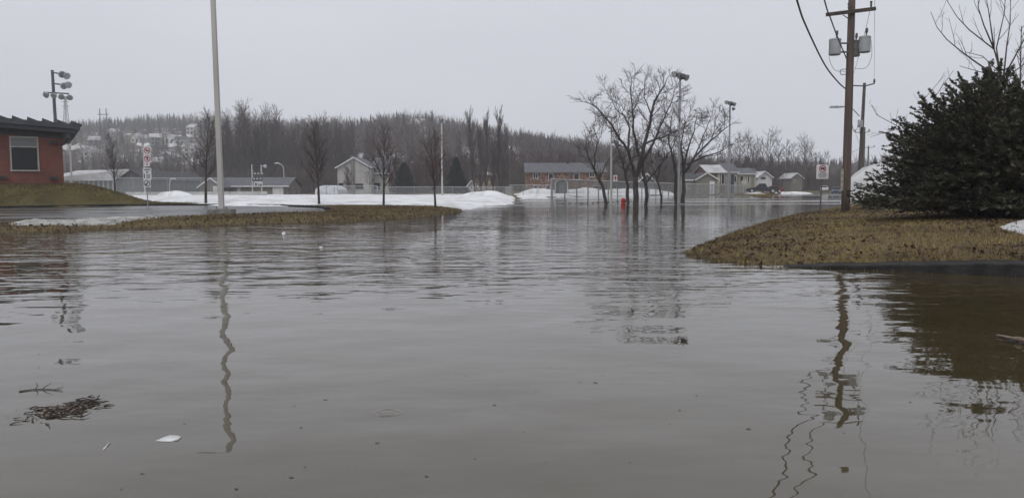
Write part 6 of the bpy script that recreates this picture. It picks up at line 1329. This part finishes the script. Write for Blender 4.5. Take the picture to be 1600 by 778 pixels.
for i, (px, py, wpx, wl, rf) in enumerate(HOUSES):
    Y = hill_hit(px, py + 3)
    if Y is None: continue
    p = on(px, Y); w = max(6.5, min(16, (1.0 if px < 345 else 0.85) * wpx / FPX * Y)); lab = '%s house with %s %s' % (WN[wl], RN[rf], AREA(px))
    hcount[lab] = hcount.get(lab, 0) + 1; wh = 3.4 if i % 3 else 5.0; n = max(2, int(w / 3.2)); ws = [(-w / 2 + w * (k + 0.5) / n, z, 1.3, 1.4, 'fascia') for k in range(n) for z in ((1.4, 3.8) if wh > 4.5 else (1.9,))]
    t = house('hillside_house', lab, 'house', p, rsH.uniform(-0.5, 0.5), w, 8.5, wh, 2.4, wl, rf, ws, ((w * 0.15, 1.1, 2.0, 'fascia'),), 'x' if i % 2 else 'y', 0.4, 'off_white', base=3.0); tag(t, group='houses on the wooded hill'); HP.append((p.x, p.y, w))
def far_trees():
    n = 15000; px = rsH.uniform(-520, 2050, n); D = np.interp(px, *zip(*RDIST_PX)); Y = D * (0.40 + 0.64 * rsH.rand(n) ** 0.9); X = (px - 800) / FPX * Y
    keep = (Y > 245) & ~((X > 45) & (Y < 260))
    for hx, hy, w in HP: keep &= ~((np.abs(X - hx * Y / hy) < w * 0.5) & (Y > hy - (48 if hx < -150 else 30)) & (Y < hy + 9) & (rsH.rand(len(X)) < np.where(Y > hy - 8, 1.0, 0.8)))
    X, Y, px, D = X[keep], Y[keep], px[keep], D[keep]; Z = height(X, Y); n = len(X); v = vnoise(X, Y, 0.02, 3)
    ridge = Y / D > 0.86
    con = (rsH.rand(n) < np.where(px < 350, np.where(ridge, 0.72, 0.16), np.where(ridge, 0.13, 0.05))) | ((v > 0.42) & (rsH.rand(n) < 0.5))
    # conifers: jagged whorled cones
    def conif(X, Y, Z):
        n = len(X); h = rsH.uniform(7, 12.5, n); out = []
        for lv in range(6):
            f0 = 0.12 + 0.145 * lv; r = (1 - f0) * 0.24 * h * rsH.uniform(0.8, 1.15, n)
            for k in range(6):
                a = k * 1.047 + lv * 0.5 + rsH.uniform(-0.2, 0.2, n); rr = r * rsH.uniform(0.7, 1.2, n); b = a + 0.75
                z0 = Z + f0 * h - 0.06 * h * rsH.rand(n); zt = Z + (f0 + 0.22) * h
                out.append(np.stack([np.stack([X + rr * np.cos(a), Y + rr * np.sin(a), z0], -1), np.stack([X + rr * 0.9 * np.cos(b), Y + rr * 0.9 * np.sin(b), z0 + 0.02 * h], -1), np.stack([X, Y, zt], -1)], 1))
        V = np.concatenate(out, 0); return V
    def bare(X, Y, Z):
        n = len(X); h = rsH.uniform(5.0, 13.0, n) * (1 + 0.2 * vnoise(X, Y, 0.03, 17)); out = []; tw = 0.10 + 0.012 * h
        out.append(np.stack([np.stack([X - tw, Y, Z - 0.5], -1), np.stack([X + tw, Y, Z - 0.5], -1), np.stack([X, Y, Z + h * 0.55], -1)], 1))
        for k in range(44):
            a = rsH.rand(n) * 6.283; u = rsH.rand(n) ** 0.5; e_ = np.arcsin(rsH.uniform(-0.75, 0.98, n)); w = rsH.uniform(0.05, 0.13, n)
            bx, by, bz = X + u * 0.27 * h * np.cos(e_) * np.cos(a), Y + u * 0.27 * h * np.cos(e_) * np.sin(a), Z + h * (0.58 + 0.36 * u * np.sin(e_))
            ln_ = h * rsH.uniform(0.12, 0.26, n); dx, dy, dz = 0.75 * np.cos(a) * np.cos(e_) + rsH.uniform(-0.4, 0.4, n), 0.75 * np.sin(a) * np.cos(e_), 0.55 + 0.5 * np.sin(e_) + rsH.uniform(-0.3, 0.3, n)
            tx, ty, tz = bx + ln_ * dx, by + ln_ * dy, bz + ln_ * dz
            out.append(np.stack([np.stack([bx - w, by, bz - w * 0.5], -1), np.stack([bx + w, by, bz + w * 0.5], -1), np.stack([tx, ty, tz], -1)], 1))
        V = np.concatenate(out, 0); return V
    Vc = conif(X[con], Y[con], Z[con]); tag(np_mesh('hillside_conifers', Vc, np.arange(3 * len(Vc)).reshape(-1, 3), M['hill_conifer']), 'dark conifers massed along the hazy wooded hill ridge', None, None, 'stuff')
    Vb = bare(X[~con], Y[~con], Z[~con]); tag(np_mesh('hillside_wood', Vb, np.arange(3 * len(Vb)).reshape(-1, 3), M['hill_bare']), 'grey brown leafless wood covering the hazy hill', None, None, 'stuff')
far_trees()

# undergrowth at the foot of the woods: uncountable brush
def brush(name, boxes, m, seed, hmin, hmax, w, dens):
    rs = np.random.RandomState(seed); out = []
    for (px0, px1, y0, y1, n) in boxes:
        px = rs.uniform(px0, px1, n); Y = rs.uniform(y0, y1, n); X = (px - 800) / FPX * Y; Z = height(X, Y); h = rs.uniform(hmin, hmax, n) * (0.6 + 0.5 * np.abs(vnoise(X, Y, 0.25, seed)))
        for k in range(7):
            a = rs.rand(n) * 6.283; sp = rs.uniform(0, 0.35, n) * h; f = rs.uniform(0, 0.45, n) * h; wd = w * rs.uniform(0.5, 1.3, n); bx, by = X + rs.uniform(-0.4, 0.4, n), Y
            out.append(np.stack([np.stack([bx - wd, by, Z + f - 0.2], -1), np.stack([bx + wd, by, Z + f - 0.2], -1), np.stack([bx + sp * np.cos(a), by + sp * np.sin(a), Z + f + h * rs.uniform(0.4, 0.8, n)], -1)], 1))
    V = np.concatenate(out, 0); return tag(np_mesh(name, V, np.arange(3 * len(V)).reshape(-1, 3), m), None, None, None, 'stuff')
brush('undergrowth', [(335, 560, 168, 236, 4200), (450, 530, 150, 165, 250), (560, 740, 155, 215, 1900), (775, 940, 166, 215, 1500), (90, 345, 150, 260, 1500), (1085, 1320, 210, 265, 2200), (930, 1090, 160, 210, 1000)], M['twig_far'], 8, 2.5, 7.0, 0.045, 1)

# ------------------------------------------------------------------ floating debris
rgd = random.Random(9)
def float_at(px, py): return gp(px, py, 0.0)
def twig_raft(px0, px1, py0, py1, n, label, seed, scale=1.0):
    rg = random.Random(seed); c = float_at((px0 + px1) / 2, (py0 + py1) / 2); t = thing('twig_raft', label, 'debris', c); k = c.y / FPX
    for i in range(n):
        u = rg.gauss(0.5, 0.2); px = px0 + (px1 - px0) * u; py = py1 - (py1 - py0) * (u * 0.7 + rg.gauss(0.15, 0.16)); p = float_at(px, py); a = rg.gauss(0.2, 0.7); l = rg.uniform(8, 28) * k * scale
        d = Vector((math.cos(a), math.sin(a), 0)); bend = Vector((-d.y, d.x, 0)) * rg.uniform(-0.15, 0.15) * l; z = rg.uniform(-0.002, 0.005); b = MB()
        b.tube([p - d * l / 2 + Vector((0, 0, z)), p + bend + Vector((0, 0, z + rg.uniform(0, 0.006))), p + d * l / 2 + Vector((0, 0, z + rg.uniform(-0.006, 0.008)))], [rg.uniform(0.0018, 0.0035), 0.0028, 0.0014], 4); b.build('twig', M['debris'], t, world=True)
    return t
rf_ = twig_raft(38, 175, 618, 660, 150, 'tangled dark raft of twigs floating on the calm water', 1)
rg = random.Random(3); b = MB()
for i in range(240):
    u = rg.gauss(0.42, 0.2); px = 38 + 137 * u; py = 657 - 36 * (u * 0.7 + rg.gauss(0.15, 0.15)); p = float_at(px, py); s = rg.uniform(0.003, 0.009); a = rg.uniform(0, 6.28); v = [(p.x + s * math.cos(a + q) * (1.6 if j % 2 else 0.7), p.y + s * math.sin(a + q) * (1.6 if j % 2 else 0.7), 0.003 + rg.uniform(0, 0.006)) for j, q in enumerate((0, 1.57, 3.14, 4.71))]; b.add(v, [(0, 1, 2, 3)])
tag(b.build('bits', M['debris_tan'], rf_, world=True), kind='stuff')
def branch():
    c = float_at(62, 608); t = thing('floating_branch', 'small forked branch poking from the water beyond the twig raft', 'branch', c); g = lambda px, py, z=0.004: gp(px, py, 0) + Vector((0, 0, z))
    up = lambda px, py, Y: at(px, py, Y)
    Yb = c.y
    for pts, r_ in (([g(30, 612), g(48, 609.5), g(64, 608.5), g(82, 609), g(98, 611.5)], 0.004), ([g(55, 609), up(59, 603, Yb), up(56, 597.5, Yb)], 0.003), ([g(66, 608.5), up(72, 603, Yb), up(80, 598.5, Yb)], 0.003), ([g(84, 609.5), g(92, 607), g(100, 604)], 0.002)):
        b = MB(); b.tube(pts, [r_, *[r_ * 0.75] * (len(pts) - 2), r_ * 0.4], 5); b.build('twig', M['debris'], t, world=True)
branch()
def flat_piece(name, label, cat, pts, m, lift=0.004, dome=0.006, group=None):
    w = [float_at(*p) for p in pts]; c = sum(w, Vector()) / len(w); b = MB(); n = len(w)
    v = [(p.x, p.y, lift * (0.4 + 0.6 * ((i * 7) % 3))) for i, p in enumerate(w)] + [(c.x, c.y, lift + dome)] + [(p.x, p.y, -0.006) for p in w]
    b.add([(x - c.x, y - c.y, z) for x, y, z in v], [(i, (i + 1) % n, n) for i in range(n)] + [((i + 1) % n, i, n + 1 + i, n + 1 + (i + 1) % n) for i in range(n)]); o = b.build(name, M[m]); o.location = (c.x, c.y, 0); return tag(o, label, cat, group)
flat_piece('plastic_scrap', 'white scrap of plastic floating near the pale pole reflection', 'litter', [(243, 688.5), (254, 684.5), (265, 681.5), (277, 680.5), (283, 683), (279, 687), (268, 689.5), (256, 690)], 'plastic_white')
flat_piece('straw', 'thin white straw afloat left of the plastic scrap', 'straw', [(160.5, 702), (162.5, 702.6), (172.5, 691.5), (171, 690.8)], 'plastic_white', 0.004, 0.002)
flat_piece('plastic_scrap', 'tiny white scrap floating in the rippled water off the strip', 'litter', [(498, 386), (503, 385), (505, 387), (500, 388)], 'plastic_white')
flat_piece('plastic_scrap', 'round pale scrap floating just off the grassy strip', 'litter', [(440, 364), (445, 362.5), (446, 366), (442, 368)], 'plastic_white', 0.012, 0.015)
def clump():
    c = float_at(1069, 533); t = thing('weed_clump', 'small dark clump of grass afloat off the mound tip', 'debris', c); rg = random.Random(6)
    for i in range(26): a = rg.uniform(0, 6.28); l = rg.uniform(0.02, 0.055); b = MB(); b.tube([c + Vector((rg.gauss(0, 0.012), rg.gauss(0, 0.02), 0)), c + Vector((math.cos(a) * l * 0.8, math.sin(a) * l, rg.uniform(0.006, 0.045)))], [0.003, 0.001], 3); b.build('blade', M['debris'], t, world=True)
clump()
def log():
    a = gp(1558, 526) + Vector((0, 0, 0.01)); e = gp(1690, 560) + Vector((0, 0, 0.015)); t = thing('driftwood', 'dark driftwood stick floating below the juniper reflection', 'driftwood', a)
    b = MB(); b.tube(smooth_curve([a, a.lerp(e, 0.3) + Vector((0, 0.03, 0.01)), a.lerp(e, 0.6) + Vector((0, -0.03, 0.02)), e], 4), [0.012] * 4 + [0.022] * 8 + [0.025], 7); b.build('stem', M['debris_tan'], t, world=True)
    rg = random.Random(8)
    for i in range(9): p = a.lerp(e, rg.uniform(0.1, 0.9)); an = rg.uniform(2.2, 3.8); b = MB(); b.tube([p, p + Vector((math.cos(an) * 0.16, math.sin(an) * 0.10, rg.uniform(0.0, 0.03)))], [0.008, 0.003], 5); b.build('twig', M['debris'], t, world=True)
log()
SPOTS = [(728, 587), (700, 583), (755, 568), (508, 624), (460, 634), (512, 623), (470, 668), (772, 633), (862, 574), (906, 597), (942, 586), (838, 611), (550, 736), (590, 692), (476, 729), (742, 716), (853, 722), (818, 674), (666, 744), (1046, 661), (1072, 671), (1170, 670), (1088, 618), (1028, 526), (1151, 530), (1145, 718), (268, 625), (222, 740), (190, 764), (370, 764), (288, 662), (60, 575), (118, 548), (62, 553), (176, 570), (930, 598), (1062, 641), (985, 722), (636, 735), (455, 746)]
forms = []
for k in range(4):
    b = MB(); rg = random.Random(50 + k); n = 7; b.add([(math.cos(6.283 * i / n) * rg.uniform(0.6, 1.2) * (1.7 if k % 2 else 1.1), math.sin(6.283 * i / n) * rg.uniform(0.6, 1.2) * 0.8, 0.2 * rg.random()) for i in range(n)] + [(0, 0, 0.5)], [(i, (i + 1) % n, n) for i in range(n)])
    forms.append(b)
fo = {}
for i, (px, py) in enumerate(SPOTS):
    k = i % 4; tan = (i * 5) % 7 in (1, 4); key = (k, tan); p = float_at(px, py)
    if key not in fo: o = forms[k].build('floating_leaf_scrap', M['debris_tan' if tan else 'debris']); fo[key] = o
    else: o = fo[key].copy(); COL.objects.link(o)
    o.name = 'floating_leaf_scrap'; s = rgd.uniform(0.003, 0.011) * (0.6 + p.y / 12); o.location = (p.x, p.y, 0.002); o.scale = (s, s, s * 0.5); o.rotation_euler = (0, 0, rgd.uniform(-0.5, 0.5))
    tag(o, 'tiny tan scrap of dead leaf floating on the calm water' if tan else 'tiny dark scrap of dead leaf floating on the calm water', 'leaf scrap', 'tan leaf scraps afloat' if tan else 'dark leaf scraps afloat')
# debris line along the fence foot
for i in range(14):
    u = 0.02 + 0.016 * i; p = Vector((FA.x, FA.y, 0)).lerp(Vector((FB.x, FB.y, 0)), u) + Vector((0.2, -0.25 + 0.1 * math.sin(i * 2.3), 0)); o = fo[(i % 4, False)].copy() if (i % 4, False) in fo else list(fo.values())[0].copy(); COL.objects.link(o); o.name = 'drift_clump'
    s = 0.16 + 0.09 * math.sin(i * 1.7) ** 2; o.location = (p.x, p.y, 0.003); o.scale = (s, s * 0.8, s * 0.7); o.rotation_euler = (0, 0, i); tag(o, 'small dark clump of drift along the foot of flooded fence', 'debris', 'drift clumps along the fence')

# ------------------------------------------------------------------ rainy haze
hz = MB(); hz.box((0, 430, 65), (2200, 1120, 140))
hm = bpy.data.materials.new('haze'); hm.use_nodes = True; hn = hm.node_tree; hn.nodes.clear()
ho = hn.nodes.new('ShaderNodeOutputMaterial'); hv = hn.nodes.new('ShaderNodeVolumePrincipled'); hv.inputs['Color'].default_value = (0.93, 0.95, 1.0, 1); hv.inputs['Density'].default_value = 0.0006; hv.inputs['Anisotropy'].default_value = 0.2
hn.links.new(hv.outputs[0], ho.inputs['Volume'])
hb = hz.build('haze', hm); tag(hb, kind='stuff')
